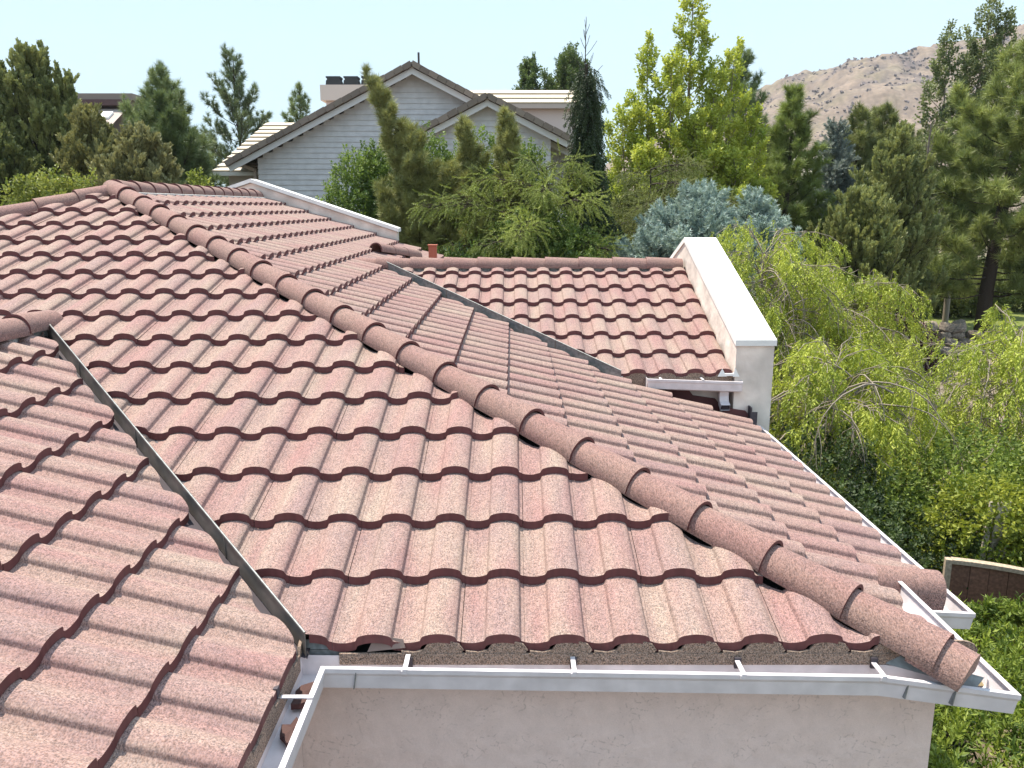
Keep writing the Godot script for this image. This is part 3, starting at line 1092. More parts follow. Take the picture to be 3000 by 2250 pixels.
	g = sweep(gp, PackedVector3Array([Vector3(1.76, 2.905, -0.80), Vector3(2.075, 2.90, -0.775), Vector3(2.075, 2.895, -4.15)]))
	var gut2 := part("gutter", g.mesh([M.gutter]), home, "white gutter below the lower right eave")
	var sm2 := MB.new()
	sm2.box(Vector3(1.97, 2.855, -0.688), Vector3(0.004, 0.07, 0.02))
	part("joint", sm2.mesh([M.galv]), gut2)
	g = sweep(gp, PackedVector3Array([Vector3(1.18, 3.322, -4.21), Vector3(2.005, 3.295, -4.21)]))
	for x in [1.178, 2.007]:
		g.prism(PackedVector2Array([Vector2(0, 0.0), Vector2(0, -0.098), Vector2(0.066, -0.098), Vector2(0.118, -0.03), Vector2(0.119, 0.0)]), Vector3(x - 0.002, 3.322 if x < 1.5 else 3.295, -4.21), Vector3(0, 0, 1), Vector3.UP, Vector3(0.004, 0, 0))
	var gut3 := part("gutter", g.mesh([M.gutter]), home, "short white gutter below the cross gable")
	for q in [[1.30, 0.02], [1.66, 0.02]]:
		var sb := MB.new()
		sb.box(Vector3(q[0], 3.315, -4.15), Vector3(0.018, 0.005, 0.12))
		part("strap", sb.mesh([M.gutter]), gut3)
	var gl := MB.new()
	gl.tri(Vector3(1.80, 3.33, -4.16), Vector3(1.84, 3.40, -4.17), Vector3(1.88, 3.33, -4.16))
	gl.tri(Vector3(1.93, 3.33, -4.15), Vector3(1.95, 3.41, -4.16), Vector3(1.99, 3.33, -4.15))
	gl.box(Vector3(1.90, 3.345, -4.19), Vector3(0.13, 0.02, 0.06))
	gl.box(Vector3(1.02, 3.27, -4.22), Vector3(0.22, 0.09, 0.012))
	gl.box(Vector3(0.93, 3.285, -4.19), Vector3(0.10, 0.075, 0.01), Basis(Vector3.UP, 0.4))
	part("end_flashing", gl.mesh([M.coping]), home)
	# downspout elbow
	var ds := MB.new()
	var c := [Vector3(1.865, 3.245, -4.18), Vector3(1.865, 3.15, -4.185), Vector3(1.866, 3.09, -4.165), Vector3(1.868, 3.062, -4.10)]
	var fw := [Vector3(0, 0, 1), Vector3(0, 0.1, 1).normalized(), Vector3(0, 0.6, 0.75).normalized(), Vector3(0, 0.9, 0.45).normalized()]
	for i in 3:
		var hx := Vector3(0.04, 0, 0)
		var a: Vector3 = c[i]
		var b: Vector3 = c[i + 1]
		var fa: Vector3 = fw[i] * 0.03
		var fb: Vector3 = fw[i + 1] * 0.03
		ds.quad(b - hx + fb, a - hx + fa, a + hx + fa, b + hx + fb)
		ds.quad(b + hx - fb, a + hx - fa, a - hx - fa, b - hx - fb)
		ds.quad(b - hx - fb, a - hx - fa, a - hx + fa, b - hx + fb)
		ds.quad(b + hx + fb, a + hx + fa, a + hx - fa, b + hx - fb)
	var hole := MB.new()
	hole.box(c[3] - Vector3(0, -0.002, 0.012), Vector3(0.072, 0.052, 0.004), Basis(Vector3.RIGHT, 0.46), Color.WHITE)
	part("downspout", ds.mesh([M.gutter, M.bracket], [hole]), home)
	# turned-up flashing where the right slope meets the cross wall
	for k in 4:
		var x0 := 1.14 + k * 0.24
		var y0 := 2.905 + SL * (2.0515 - x0)
		var fl := MB.new()
		fl.prism(PackedVector2Array([Vector2(0, -0.02), Vector2(0, 0.085), Vector2(0.20, 0.055), Vector2(0.245, 0.0), Vector2(0.245, -0.10)]), Vector3(x0, y0, -4.297 if k < 3 else -4.165), Vector3(1, 0, 0), Vector3.UP, Vector3(0, 0, 0.012 + 0.003 * k), MAROON * 1.1)
		part("wall_flashing", fl.mesh([M.tile_edge]), home)
	var dv := MB.new()
	dv.box(Vector3(2.09, 2.985, -4.12), Vector3(0.012, 0.17, 0.09))
	dv.box(Vector3(2.115, 2.965, -4.08), Vector3(0.06, 0.13, 0.006))
	part("diverter_plate", dv.mesh([M.bracket]), home)
	# red vent pipe that stands on the slope behind the cross ridge
	var vp := MB.new()
	vp.box(Vector3(-1.015, 4.02, -7.8), Vector3(0.10, 0.56, 0.10), Basis.IDENTITY, Color(0.36, 0.10, 0.06))
	vp.box(Vector3(-1.015, 4.305, -7.8), Vector3(0.12, 0.012, 0.12), Basis.IDENTITY, Color(0.42, 0.13, 0.08))
	part("vent_pipe", vp.mesh([M.paint]), home)


# ---------- neighbouring houses ----------
func gable_boards(parent: Node3D, cx: float, top: float, slope: float, z: float, x0: float, x1: float, y0: float, drop: float, skip := Rect2()) -> void:
	var y := y0
	while y < top - drop - 0.05:
		var ym := y + 0.2
		var half := (top - drop - ym) / slope
		var a := maxf(x0, cx - half - 0.2)
		var b := minf(x1, cx + half + 0.2)
		if b - a > 0.1:
			var mb := MB.new()
			var t := rng.randf_range(0.97, 1.03)
			var col := Color(t, t, t)
			mb.quad(Vector3(a, y, z + 0.035), Vector3(a, ym + 0.01, z + 0.004), Vector3(b, ym + 0.01, z + 0.004), Vector3(b, y, z + 0.035), col)
			mb.quad(Vector3(a, y, z), Vector3(a, y, z + 0.035), Vector3(b, y, z + 0.035), Vector3(b, y, z), col)
			part("siding_board", mb.mesh([M.siding]), parent)
		y = ym


func rake(parent: Node3D, a: Vector3, b: Vector3) -> void:     # brown rake tiles on a pale barge board, from eave to apex
	var d := (b - a).normalized()
	var up := Vector3(0, 0, 1).cross(d) * (1.0 if d.x > 0.0 else -1.0)
	up = up if up.y > 0.0 else -up
	var n := int(a.distance_to(b) / 0.36)
	for i in n:
		var p := a.lerp(b, (i + 0.5) / n) + up * rng.randf_range(-0.008, 0.012)
		var mb := MB.new()
		var k := rng.randf_range(0.8, 1.25)
		mb.box(p, Vector3(a.distance_to(b) / n - 0.012, 0.2, 0.3), Basis(d, up, d.cross(up)) * Basis(Vector3(0, 0, 1), 0.03), Color(0.20, 0.155, 0.125) * k)
		part("rake_tile", mb.mesh([M.paint]), parent)
	var bb := MB.new()
	bb.box((a + b) * 0.5 - up * 0.22 - Vector3(0, 0, 0.05), Vector3(a.distance_to(b), 0.2, 0.06), Basis(d, up, d.cross(up)), Color(0.62, 0.60, 0.60))
	bb.box((a + b) * 0.5 - up * 0.15 - Vector3(0, 0, 0.4), Vector3(a.distance_to(b), 0.04, 0.7), Basis(d, up, d.cross(up)), Color(0.60, 0.56, 0.50))
	part("barge_board", bb.mesh([M.paint]), parent)


func tile_courses(parent: Node3D, a: Vector3, b: Vector3, c: Vector3, e: Vector3, n: int, col: Color) -> void:   # a-b eave, e-c top edge; n courses
	for i in n:
		var f0 := float(i) / n
		var f1 := (i + 1.0) / n
		var p := a.lerp(e, f0)
		var q := b.lerp(c, f0)
		var r := b.lerp(c, f1)
		var s := a.lerp(e, f1)
		var up := Vector3(0, 0.07, 0.02)
		var mb := MB.new()
		var k := rng.randf_range(0.93, 1.06)
		mb.quad(p + up, s + up * 0.1, r + up * 0.1, q + up, col * k)
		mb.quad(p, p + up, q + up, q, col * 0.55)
		part("tile_course", mb.mesh([M.paint]), parent)


func build_neighbours() -> void:
	rng.seed = 77
	var H := thing("sided_house", "grey-white clapboard house with brown-edged gables and triple-flue chimney", "house", Vector3.ZERO)
	var z := -30.0
	var back := MB.new()
	back.prism(PackedVector2Array([Vector2(-9.75, 0), Vector2(-9.75, 6.55), Vector2(-3.69, 9.65), Vector2(2.2, 6.7), Vector2(2.2, 0)]), Vector3(0, 0, z - 8.0), Vector3(1, 0, 0), Vector3.UP, Vector3(0, 0, 7.99), Color(0.6, 0.58, 0.58))
	var wall := part("gable_wall", back.mesh([M.paint]), H)
	gable_boards(wall, -3.69, 10.03, 0.505, z, -9.75, 2.3, 2.6, 0.38)
	var slope := MB.new()
	slope.quad(Vector3(-10.8, 6.42, z - 8.0), Vector3(-3.69, 10.0, z - 8.0), Vector3(-3.69, 10.0, z + 0.6), Vector3(-10.8, 6.42, z + 0.6), Color(0.2, 0.155, 0.125))
	slope.quad(Vector3(-3.69, 10.0, z + 0.6), Vector3(-3.69, 10.0, z - 8.0), Vector3(3.4, 6.42, z - 8.0), Vector3(3.4, 6.42, z + 0.6), Color(0.2, 0.155, 0.125))
	var roof := part("roof", slope.mesh([M.paint]), H)
	rake(roof, Vector3(-10.78, 6.36, z + 0.6), Vector3(-3.69, 9.93, z + 0.6))
	rake(roof, Vector3(3.4, 6.36, z + 0.6), Vector3(-3.69, 9.93, z + 0.6))
	var apx := MB.new()
	apx.prism(PackedVector2Array([Vector2(-0.5, -0.62), Vector2(0, -0.36), Vector2(0.5, -0.62), Vector2(0, -0.1)]), Vector3(-3.69, 9.93, z + 0.515), Vector3(1, 0, 0), Vector3.UP, Vector3(0, 0, 0.08), Color(0.62, 0.60, 0.60))
	part("apex_board", apx.mesh([M.paint]), roof)
	apx = MB.new()
	apx.prism(PackedVector2Array([Vector2(-0.4, -0.56), Vector2(0, -0.34), Vector2(0.4, -0.56), Vector2(0, -0.1)]), Vector3(-0.87, 8.6, -27.835), Vector3(1, 0, 0), Vector3.UP, Vector3(0, 0, 0.08), Color(0.62, 0.60, 0.60))
	part("apex_board", apx.mesh([M.paint]), roof)
	var fin := MB.new()
	fin.box(Vector3(-3.45, 10.1, z + 0.4), Vector3(0.07, 0.5, 0.07), Basis.IDENTITY, Color(0.06, 0.05, 0.05))
	part("ridge_finial", fin.mesh([M.paint]), roof)
	# second, smaller gable standing forward on the right
	var z2 := -28.2
	var wb := MB.new()
	wb.prism(PackedVector2Array([Vector2(-4.4, 0), Vector2(-4.4, 6.75), Vector2(-0.87, 8.42), Vector2(1.4, 7.3), Vector2(1.4, 0)]), Vector3(0, 0, -29.9), Vector3(1, 0, 0), Vector3.UP, Vector3(0, 0, 1.69), Color(0.6, 0.58, 0.58))
	var wall2 := part("gable_wall", wb.mesh([M.paint]), H)
	gable_boards(wall2, -0.87, 8.68, 0.49, z2, -4.4, 1.4, 3.0, 0.32)
	var sl2 := MB.new()
	sl2.quad(Vector3(-5.05, 6.6, -30.0), Vector3(-0.87, 8.66, -30.0), Vector3(-0.87, 8.66, z2 + 0.45), Vector3(-5.05, 6.6, z2 + 0.45), Color(0.2, 0.155, 0.125))
	sl2.quad(Vector3(-0.87, 8.66, z2 + 0.45), Vector3(-0.87, 8.66, -30.0), Vector3(2.1, 7.2, -30.0), Vector3(2.1, 7.2, z2 + 0.45), Color(0.2, 0.155, 0.125))
	var roof2 := part("roof", sl2.mesh([M.paint]), H)
	rake(roof2, Vector3(-5.05, 6.55, z2 + 0.45), Vector3(-0.87, 8.6, z2 + 0.45))
	rake(roof2, Vector3(2.1, 7.14, z2 + 0.45), Vector3(-0.87, 8.6, z2 + 0.45))
	# pale lit roof on the left with its eave, wall, window and downspout
	var lw := MB.new()
	lw.span(Vector3(-11.3, 0, -37.0), Vector3(-9.8, 6.0, -31.2), Color(0.55, 0.47, 0.40))
	var wl := part("side_wall", lw.mesh([M.paint]), H)
	var win := MB.new()
	win.span(Vector3(-10.75, 5.0, -31.2), Vector3(-10.2, 5.75, -31.17), Color(0.5, 0.44, 0.38))
	var wn := part("window", win.mesh([M.paint]), wl)
	for k in 2:
		var pn := MB.new()
		pn.span(Vector3(-10.7 + k * 0.24, 5.05, -31.168), Vector3(-10.5 + k * 0.24, 5.7, -31.15))
		part("pane", pn.mesh([M.glass]), wn)
	var pr := MB.new()
	pr.span(Vector3(-11.8, 5.98, -31.1), Vector3(-9.8, 6.12, -30.85), Color(0.66, 0.62, 0.56))
	var roof3 := part("pale_roof", pr.mesh([M.paint]), H)
	tile_courses(roof3, Vector3(-11.85, 6.12, -30.9), Vector3(-8.6, 6.12, -30.9), Vector3(-7.4, 8.42, -35.5), Vector3(-11.85 + 1.0, 8.42, -35.5), 12, Color(0.62, 0.53, 0.42))
	var dsp := MB.new()
	dsp.box(Vector3(-10.05, 5.2, -30.55), Vector3(0.1, 2.1, 0.1), Basis.IDENTITY, Color(0.55, 0.47, 0.42))
	dsp.box(Vector3(-10.3, 6.28, -30.45), Vector3(0.6, 0.12, 0.12), Basis(Vector3(0, 0, 1), -0.35), Color(0.42, 0.35, 0.30))
	part("downspout", dsp.mesh([M.paint]), H)
	# pale roof on the right and the wall under it
	var rw := MB.new()
	rw.span(Vector3(-1.0, 0, -37.0), Vector3(2.55, 8.7, -31.5), Color(0.60, 0.50, 0.47))
	part("side_wall", rw.mesh([M.paint]), H)
	rw = MB.new()
	rw.span(Vector3(-2.0, 8.56, -31.48), Vector3(2.6, 8.74, -31.2), Color(0.45, 0.37, 0.33))
	var roof4 := part("pale_roof", rw.mesh([M.paint]), H)
	tile_courses(roof4, Vector3(-2.6, 8.72, -31.2), Vector3(2.6, 8.72, -31.2), Vector3(2.6, 9.46, -33.0), Vector3(-2.9, 9.46, -33.0), 3, Color(0.62, 0.53, 0.42))
	# chimney with three black flue caps
	var ch := MB.new()
	ch.span(Vector3(-7.75, 6.0, -34.6), Vector3(-5.75, 9.25, -33.4), Color(0.60, 0.49, 0.44))
	ch.span(Vector3(-7.95, 9.1, -34.75), Vector3(-5.6, 9.72, -33.25), Color(0.64, 0.53, 0.47))
	var chim := part("chimney", ch.mesh([M.paint]), H)
	for k in 3:
		var fc := MB.new()
		var x := -7.48 + k * 0.74
		fc.prism(PackedVector2Array([Vector2(-0.33, 0), Vector2(-0.30, 0.25), Vector2(-0.26, 0.25), Vector2(-0.26, 0.30), Vector2(-0.31, 0.34), Vector2(-0.31, 0.4), Vector2(0.29, 0.4), Vector2(0.29, 0.34), Vector2(0.26, 0.3), Vector2(0.30, 0.2), Vector2(0.34, 0)]), Vector3(x, 9.72, -34.3), Vector3(1, 0, 0), Vector3.UP, Vector3(0, 0, 0.6), Color(0.025, 0.028, 0.035))
		part("flue_cap", fc.mesh([M.paint]), chim)
	# far brown house on the left with a skylight
	var B := thing("brown_house", "distant brown house with dark eave and a white skylight behind junipers", "house", Vector3(-29.4, 0, -60))
	var bw := MB.new()
	bw.span(Vector3(-4, 0, -6), Vector3(1.6, 11.4, 0), Color(0.33, 0.25, 0.22))
	part("wall", bw.mesh([M.paint]), B)
	bw = MB.new()
	bw.span(Vector3(-4.4, 11.9, -6.4), Vector3(2.0, 12.3, 0.5), Color(0.075, 0.04, 0.04))
	bw.span(Vector3(-4.6, 12.3, -6.4), Vector3(2.1, 12.75, 0.2), Color(0.22, 0.18, 0.15))
	var br := part("roof", bw.mesh([M.paint]), B)
	bw = MB.new()
	bw.quad(Vector3(-4.2, 10.4, 2.6), Vector3(-4.2, 11.7, 0.1), Vector3(1.6, 11.7, 0.1), Vector3(1.6, 10.4, 2.6), Color(0.36, 0.29, 0.26))
	bw.quad(Vector3(-4.2, 9.9, 2.6), Vector3(-4.2, 10.4, 2.6), Vector3(1.6, 10.4, 2.6), Vector3(1.6, 9.9, 2.6), Color(0.12, 0.08, 0.07))
	bw.span(Vector3(-4.2, 0, 0.2), Vector3(1.6, 9.9, 2.4), Color(0.33, 0.25, 0.22))
	part("lower_roof", bw.mesh([M.paint]), B)
	bw = MB.new()
	bw.box(Vector3(0.55, 11.12, 1.4), Vector3(0.9, 0.14, 1.0), Basis(Vector3.RIGHT, 0.48), Color(0.82, 0.82, 0.8))
	part("skylight", bw.mesh([M.paint]), br)
	# pale tiled roof seen in slivers through the pines on the right
	var P := thing("pale_house", "low house with pale tiled roof glimpsed between the right-hand pines", "house", Vector3(24, 0, -58))
	var pw := MB.new()
	pw.span(Vector3(-4, 0, -6), Vector3(5, 6.6, 0), Color(0.5, 0.42, 0.36))
	part("wall", pw.mesh([M.paint]), P)
	pw = MB.new()
	pw.span(Vector3(-4.6, 6.45, 0.3), Vector3(5.6, 6.6, 0.6), Color(0.6, 0.5, 0.42))
	var pr2 := part("roof", pw.mesh([M.paint]), P)
	tile_courses(pr2, Vector3(-4.6, 6.6, 0.6), Vector3(5.6, 6.6, 0.6), Vector3(5.0, 8.6, -4.5), Vector3(-4.0, 8.6, -4.5), 7, Color(0.62, 0.54, 0.46))


# ---------- plants ----------
func build_plants() -> void:
	rng.seed = 200
	var tuft := sprig_needles(36, 0.12, 0.18, 0.016, 12, 80)
	var tuft_long := sprig_needles(54, 0.18, 0.27, 0.014, 10, 75)
	var brush := sprig_needles(60, 0.26, 0.075, 0.02, 30, 65)
	var plume := sprig_plume(16, 0.34)
	var leaves := sprig_leaves(11, 0.22, 0.085, 0.06)
	var small := sprig_leaves(14, 0.18, 0.05, 0.03)
	var strand := sprig_strand(24, 0.36, 0.065, 0.021, M.leaf)
	var larch := sprig_strand(46, 0.5, 0.06, 0.018, M.needle)
	var hedge_leaf := sprig_leaves(16, 0.13, 0.055, 0.018, 0.55)
	var bigleaf := sprig_leaves(9, 0.2, 0.08, 0.045, 0.9)

	# --- left: junipers and pines ---
	var jun := {"h": 9.6, "r": 2.3, "base": 0.1, "prof": [0.9, 1.0, 0.8, 0.28], "n": 130, "e0": 0.4, "e1": 1.0, "bend": 0.5, "dens": 16.0, "twig": 0.30, "up": 0.7, "step": 0.18, "sprig": plume, "scale": 1.2, "ca": Color(0.105, 0.13, 0.052), "cb": Color(0.32, 0.34, 0.13), "tr": 0.16}
	var j := jun.duplicate()
	j.leaders = [[Vector3(0, 0, 0), Vector3(0.1, 4, 0), Vector3(0.35, 8.8, 0)], [Vector3(0, 1, 0), Vector3(-0.6, 4.5, 0.2), Vector3(-0.75, 8.6, 0.2)], [Vector3(0, 1.2, 0), Vector3(0.8, 4.2, -0.3), Vector3(1.15, 8.2, -0.2)]]
	j.side_r = 0.8
	grow("juniper_tree", "tall ragged juniper with several spires at far left against the sky", "tree", "junipers behind the roof on the left", Vector3(-14.5, 0, -23), 301, j)
	j = jun.duplicate()
	j.h = 8.2
	j.r = 1.8
	grow("juniper_tree", "slender juniper cut by the left edge of the photo", "tree", "junipers behind the roof on the left", Vector3(-17.0, 0, -25), 302, j)
	j = jun.duplicate()
	j.merge({"h": 6.1, "r": 2.1, "ca": Color(0.06, 0.08, 0.03), "cb": Color(0.19, 0.21, 0.075), "n": 120}, true)
	grow("juniper_tree", "dark rounded low juniper at the left edge above the ridge", "tree", "junipers behind the roof on the left", Vector3(-13.4, 0, -19.5), 303, j)
	j = jun.duplicate()
	j.merge({"h": 6.8, "r": 2.0, "ca": Color(0.12, 0.125, 0.045), "cb": Color(0.33, 0.31, 0.125), "n": 130}, true)
	grow("juniper_tree", "olive-brown juniper right of the tallest left juniper", "tree", "junipers behind the roof on the left", Vector3(-11.7, 0, -21), 304, j)
	j = jun.duplicate()
	j.merge({"h": 6.0, "r": 2.2, "ca": Color(0.135, 0.135, 0.06), "cb": Color(0.36, 0.34, 0.16), "n": 110, "dens": 17.0}, true)
	grow("juniper_tree", "greyish olive juniper directly behind the roof peak", "tree", "junipers behind the roof on the left", Vector3(-9.7, 0, -19.5), 305, j)

	var pine := {"h": 10.6, "r": 2.9, "base": 0.15, "prof": [0.85, 1.0, 0.75, 0.2], "n": 100, "e0": 0.1, "e1": 0.85, "bend": 0.6, "dens": 14.0, "twig": 0.30, "up": 0.45, "step": 0.22, "sprig": tuft, "scale": 1.4, "ca": Color(0.085, 0.125, 0.05), "cb": Color(0.30, 0.355, 0.15), "tr": 0.17}
	j = pine.duplicate()
	j.merge({"h": 9.6, "r": 2.6}, true)
	grow("pine_tree", "broad dark pine left of the open pine, behind the roof peak", "tree", "pines on the left", Vector3(-13.7, 0, -31), 311, j)
	j = pine.duplicate()
	j.merge({"h": 11.7, "r": 3.0, "dens": 9.0, "n": 70, "cb": Color(0.19, 0.23, 0.115)}, true)
	grow("pine_tree", "open feathery pine standing tallest beside the pale roof", "tree", "pines on the left", Vector3(-13.6, 0, -40), 312, j)
	j = pine.duplicate()
	j.merge({"h": 8.0, "r": 2.4, "base": 0.05, "n": 130, "cb": Color(0.19, 0.23, 0.08)}, true)
	grow("pine_tree", "low dark pine mass at the left foot of the pale roof", "tree", "pines on the left", Vector3(-11.7, 0, -26.5), 313, j)
	shrub("yellow_green_shrub", "sunlit yellow-green shrub peeping over the left hip", "shrub", "", Vector3(-8.6, 0, -13), 320, [[Vector3(0, 3.6, 0), Vector3(0.7, 1.8, 0.6)], [Vector3(-0.5, 3.9, 0.1), Vector3(0.45, 1.35, 0.5)], [Vector3(0.5, 4.0, 0), Vector3(0.45, 1.3, 0.5)]], 2600, leaves, 0.8, Color(0.13, 0.17, 0.03), Color(0.30, 0.32, 0.07))
	# far tree tops
	j = pine.duplicate()
	j.merge({"h": 12.5, "r": 2.4, "n": 60, "dens": 9.0, "scale": 1.9}, true)
	grow("pine_tree", "far pine showing beside the chimney of the clapboard house", "tree", "far tree tops", Vector3(-14.6, 0, -57), 314, j)
	j = pine.duplicate()
	j.merge({"h": 13.1, "r": 1.1, "n": 40, "dens": 6.0, "scale": 1.8}, true)
	grow("pine_tree", "tiny far treetop above the pale left roof", "tree", "far tree tops", Vector3(-23.0, 0, -77), 315, j)
	var pop := {"h": 13.8, "r": 2.5, "base": 0.3, "prof": [0.8, 1.0, 0.9, 0.35], "n": 90, "e0": 0.4, "e1": 1.2, "bend": 0.2, "dens": 9.0, "twig": 0.3, "up": 0.5, "step": 0.2, "sprig": leaves, "scale": 1.9, "ca": Color(0.06, 0.10, 0.03), "cb": Color(0.13, 0.18, 0.05), "tr": 0.16}
	grow("locust_tree", "small round green treetop above the pale right roof, left one", "tree", "far tree tops", Vector3(1.2, 0, -57), 316, pop)
	j = pop.duplicate()
	j.merge({"h": 14.3, "r": 3.2}, true)
	grow("locust_tree", "wider green treetop behind the dark spire", "tree", "far tree tops", Vector3(3.9, 0, -57), 317, j)

	# --- centre ---
	var lean := {"h": 7.0, "r": 1.7, "base": 0.1, "prof": [1.1, 1.0, 0.5, 0.16], "n": 120, "e0": 0.15, "e1": 0.9, "bend": 0.6, "dens": 28.0, "twig": 0.3, "up": 0.6, "step": 0.14, "sprig": tuft, "scale": 0.85, "ca": Color(0.13, 0.145, 0.045), "cb": Color(0.38, 0.38, 0.14), "tr": 0.13, "side_r": 0.75, "side_n": 0.8}
	lean.leaders = [
		[Vector3(0.3, 0, 0), Vector3(0.0, 2.6, 0), Vector3(-0.8, 4.7, 0.2), Vector3(-1.75, 7.0, 0.3)],
		[Vector3(0.3, 0, 0), Vector3(-0.4, 2.5, 0.3), Vector3(-0.9, 4.3, 0.3), Vector3(-1.15, 6.2, 0.4)],
		[Vector3(0.3, 0, 0), Vector3(0.3, 3.0, 0), Vector3(0.2, 4.6, 0), Vector3(0.0, 6.2, 0)],
		[Vector3(0.3, 0, 0), Vector3(0.7, 3.0, 0), Vector3(0.9, 4.8, 0), Vector3(0.85, 6.4, 0)],
		[Vector3(0.3, 0, 0), Vector3(-0.6, 2.0, 0.3), Vector3(-1.2, 3.4, 0.4), Vector3(-1.5, 4.9, 0.5)]]
	grow("leaning_pine", "olive conifer whose long branch leans left across the grey gable", "tree", "", Vector3(-0.95, 0, -14), 330, lean)
	shrub("leafy_shrub", "bright green broadleaf shrub left of the leaning conifer", "shrub", "green shrubs below the clapboard house", Vector3(-3.5, 0, -17), 331, [[Vector3(0, 3.9, 0), Vector3(0.9, 2.1, 0.8)], [Vector3(0.5, 4.9, 0), Vector3(0.55, 1.3, 0.5)], [Vector3(-0.8, 3.3, 0.2), Vector3(0.7, 1.5, 0.6)], [Vector3(1.5, 4.6, 0.2), Vector3(0.7, 1.9, 0.6)], [Vector3(2.6, 4.6, 0.0), Vector3(0.8, 1.8, 0.6)], [Vector3(3.7, 4.3, 0.0), Vector3(0.8, 1.9, 0.6)]], 8200, leaves, 0.8, Color(0.07, 0.12, 0.025), Color(0.22, 0.30, 0.06))
	shrub("leafy_shrub", "low yellowish shrub behind the end of the far parapet", "shrub", "green shrubs below the clapboard house", Vector3(-4.2, 0, -13.6), 332, [[Vector3(0, 3.2, 0), Vector3(0.75, 1.5, 0.7)], [Vector3(0.9, 2.9, 0), Vector3(0.7, 1.2, 0.6)], [Vector3(-0.9, 3.5, 0), Vector3(0.4, 1.1, 0.4)]], 3600, leaves, 0.7, Color(0.12, 0.17, 0.03), Color(0.30, 0.33, 0.09))
	shrub("leafy_shrub", "sunlit sapling standing before the pale left wall of the clapboard house", "shrub", "green shrubs below the clapboard house", Vector3(-6.3, 0, -14.2), 333, [[Vector3(0, 4.4, 0), Vector3(0.28, 1.0, 0.28)], [Vector3(1.25, 4.2, 0), Vector3(0.35, 0.95, 0.3)]], 900, leaves, 0.75, Color(0.15, 0.19, 0.03), Color(0.30, 0.33, 0.06))
	shrub("leafy_shrub", "green leafy undergrowth right of the leaning conifer", "shrub", "green shrubs below the clapboard house", Vector3(0.3, 0, -12.6), 334, [[Vector3(0.2, 3.1, 0), Vector3(1.1, 1.6, 0.8)], [Vector3(0.9, 2.8, 0.3), Vector3(0.8, 1.5, 0.8)], [Vector3(-1.3, 2.6, 0.4), Vector3(0.9, 1.4, 0.7)], [Vector3(2.6, 2.3, 0.2), Vector3(0.8, 1.4, 0.7)]], 8000, leaves, 0.62, Color(0.045, 0.085, 0.02), Color(0.19, 0.27, 0.055))
	var spire := {"h": 7.4, "r": 1.5, "base": 0.1, "prof": [1.0, 0.62, 0.3, 0.13], "n": 230, "e0": -0.1, "e1": 0.2, "bend": -0.9, "dens": 34.0, "twig": 0.25, "hang": 0.8, "up": 0.0, "step": 0.25, "s0": 0.1, "sprig": larch, "scale": 1.0, "ca": Color(0.014, 0.028, 0.013), "cb": Color(0.06, 0.09, 0.03), "tr": 0.14, "lean": Vector3(-0.1, 0, 0)}
	grow("weeping_spruce", "dark narrow weeping spruce spire left of the yellow-green poplar", "tree", "", Vector3(1.5, 0, -13.5), 340, spire)
	var bare := {"h": 8.1, "r": 0.5, "base": 0.86, "prof": [1.0, 0.8, 0.6, 0.4], "n": 16, "e0": 0.6, "e1": 1.3, "bend": 0.2, "dens": 4.0, "twig": 0.4, "tr": 0.05, "br": 0.014, "ca": Color.BLACK, "cb": Color.BLACK, "bark": M.bark}
	grow("bare_twigs", "bare dead twigs rising above the dark spire", "tree", "", Vector3(1.38, 0, -13.6), 341, bare)
	var lar := {"h": 5.5, "r": 2.1, "base": 0.3, "prof": [0.9, 1.0, 0.9, 0.45], "n": 64, "e0": 0.1, "e1": 0.35, "bend": -0.6, "dens": 44.0, "twig": 0.3, "hang": 0.4, "up": 0.0, "step": 0.18, "s0": 0.15, "sprig": larch, "scale": 0.62, "ca": Color(0.08, 0.115, 0.02), "cb": Color(0.31, 0.36, 0.07), "tr": 0.1}
	lar.bias = Vector3(-0.35, 0, 0.3)
	grow("larch_tree", "larch with layered hanging olive sprays between leaning conifer and dark spire", "tree", "", Vector3(0.65, 0, -13.2), 342, lar)
	j = lar.duplicate()
	j.merge({"h": 5.6, "r": 2.0, "bias": Vector3(0.25, 0, 0.3), "ca": Color(0.07, 0.095, 0.02), "cb": Color(0.22, 0.24, 0.06)}, true)
	grow("larch_tree", "drooping larch branches right of the dark spire above the blue spruce", "tree", "", Vector3(3.1, 0, -16.2), 343, j)
	var yel := {"h": 11.2, "r": 1.5, "base": 0.15, "prof": [0.9, 1.0, 0.75, 0.3], "n": 66, "e0": 0.15, "e1": 0.85, "bend": 0.5, "dens": 18.0, "twig": 0.3, "up": 0.6, "step": 0.2, "sprig": leaves, "scale": 1.25, "ca": Color(0.22, 0.29, 0.036), "cb": Color(0.54, 0.57, 0.10), "tr": 0.13, "bark": M.pale_bark, "side_r": 0.9, "side_n": 0.85}
	yel.leaders = []
	rng.seed = 349
	var tops := [[0.25, 0.1, 10.6], [-1.05, 0.2, 9.1], [1.55, 0.0, 9.0], [-0.45, 0.9, 8.6], [0.85, 0.7, 8.2], [-1.75, 0.3, 7.4], [2.1, 0.4, 7.3], [0.3, 1.2, 7.0], [-1.2, 1.2, 6.2], [1.5, 1.2, 6.0], [2.3, 0.9, 5.2], [-2.0, 0.9, 5.0]]
	for q in tops:
		yel.leaders.append([Vector3(q[0] * 0.1, 0, 0), Vector3(q[0] * 0.55, q[2] * 0.33, q[1] * 0.5), Vector3(q[0] * 0.9, q[2] * 0.66, q[1]), Vector3(q[0], q[2], q[1])])
	grow("poplar_tree", "tall yellow-green poplar with upright spires right of the dark spruce", "tree", "", Vector3(5.0, 0, -23), 350, yel)
	j = pine.duplicate()
	j.merge({"h": 11.4, "r": 2.2, "n": 70, "scale": 1.6}, true)
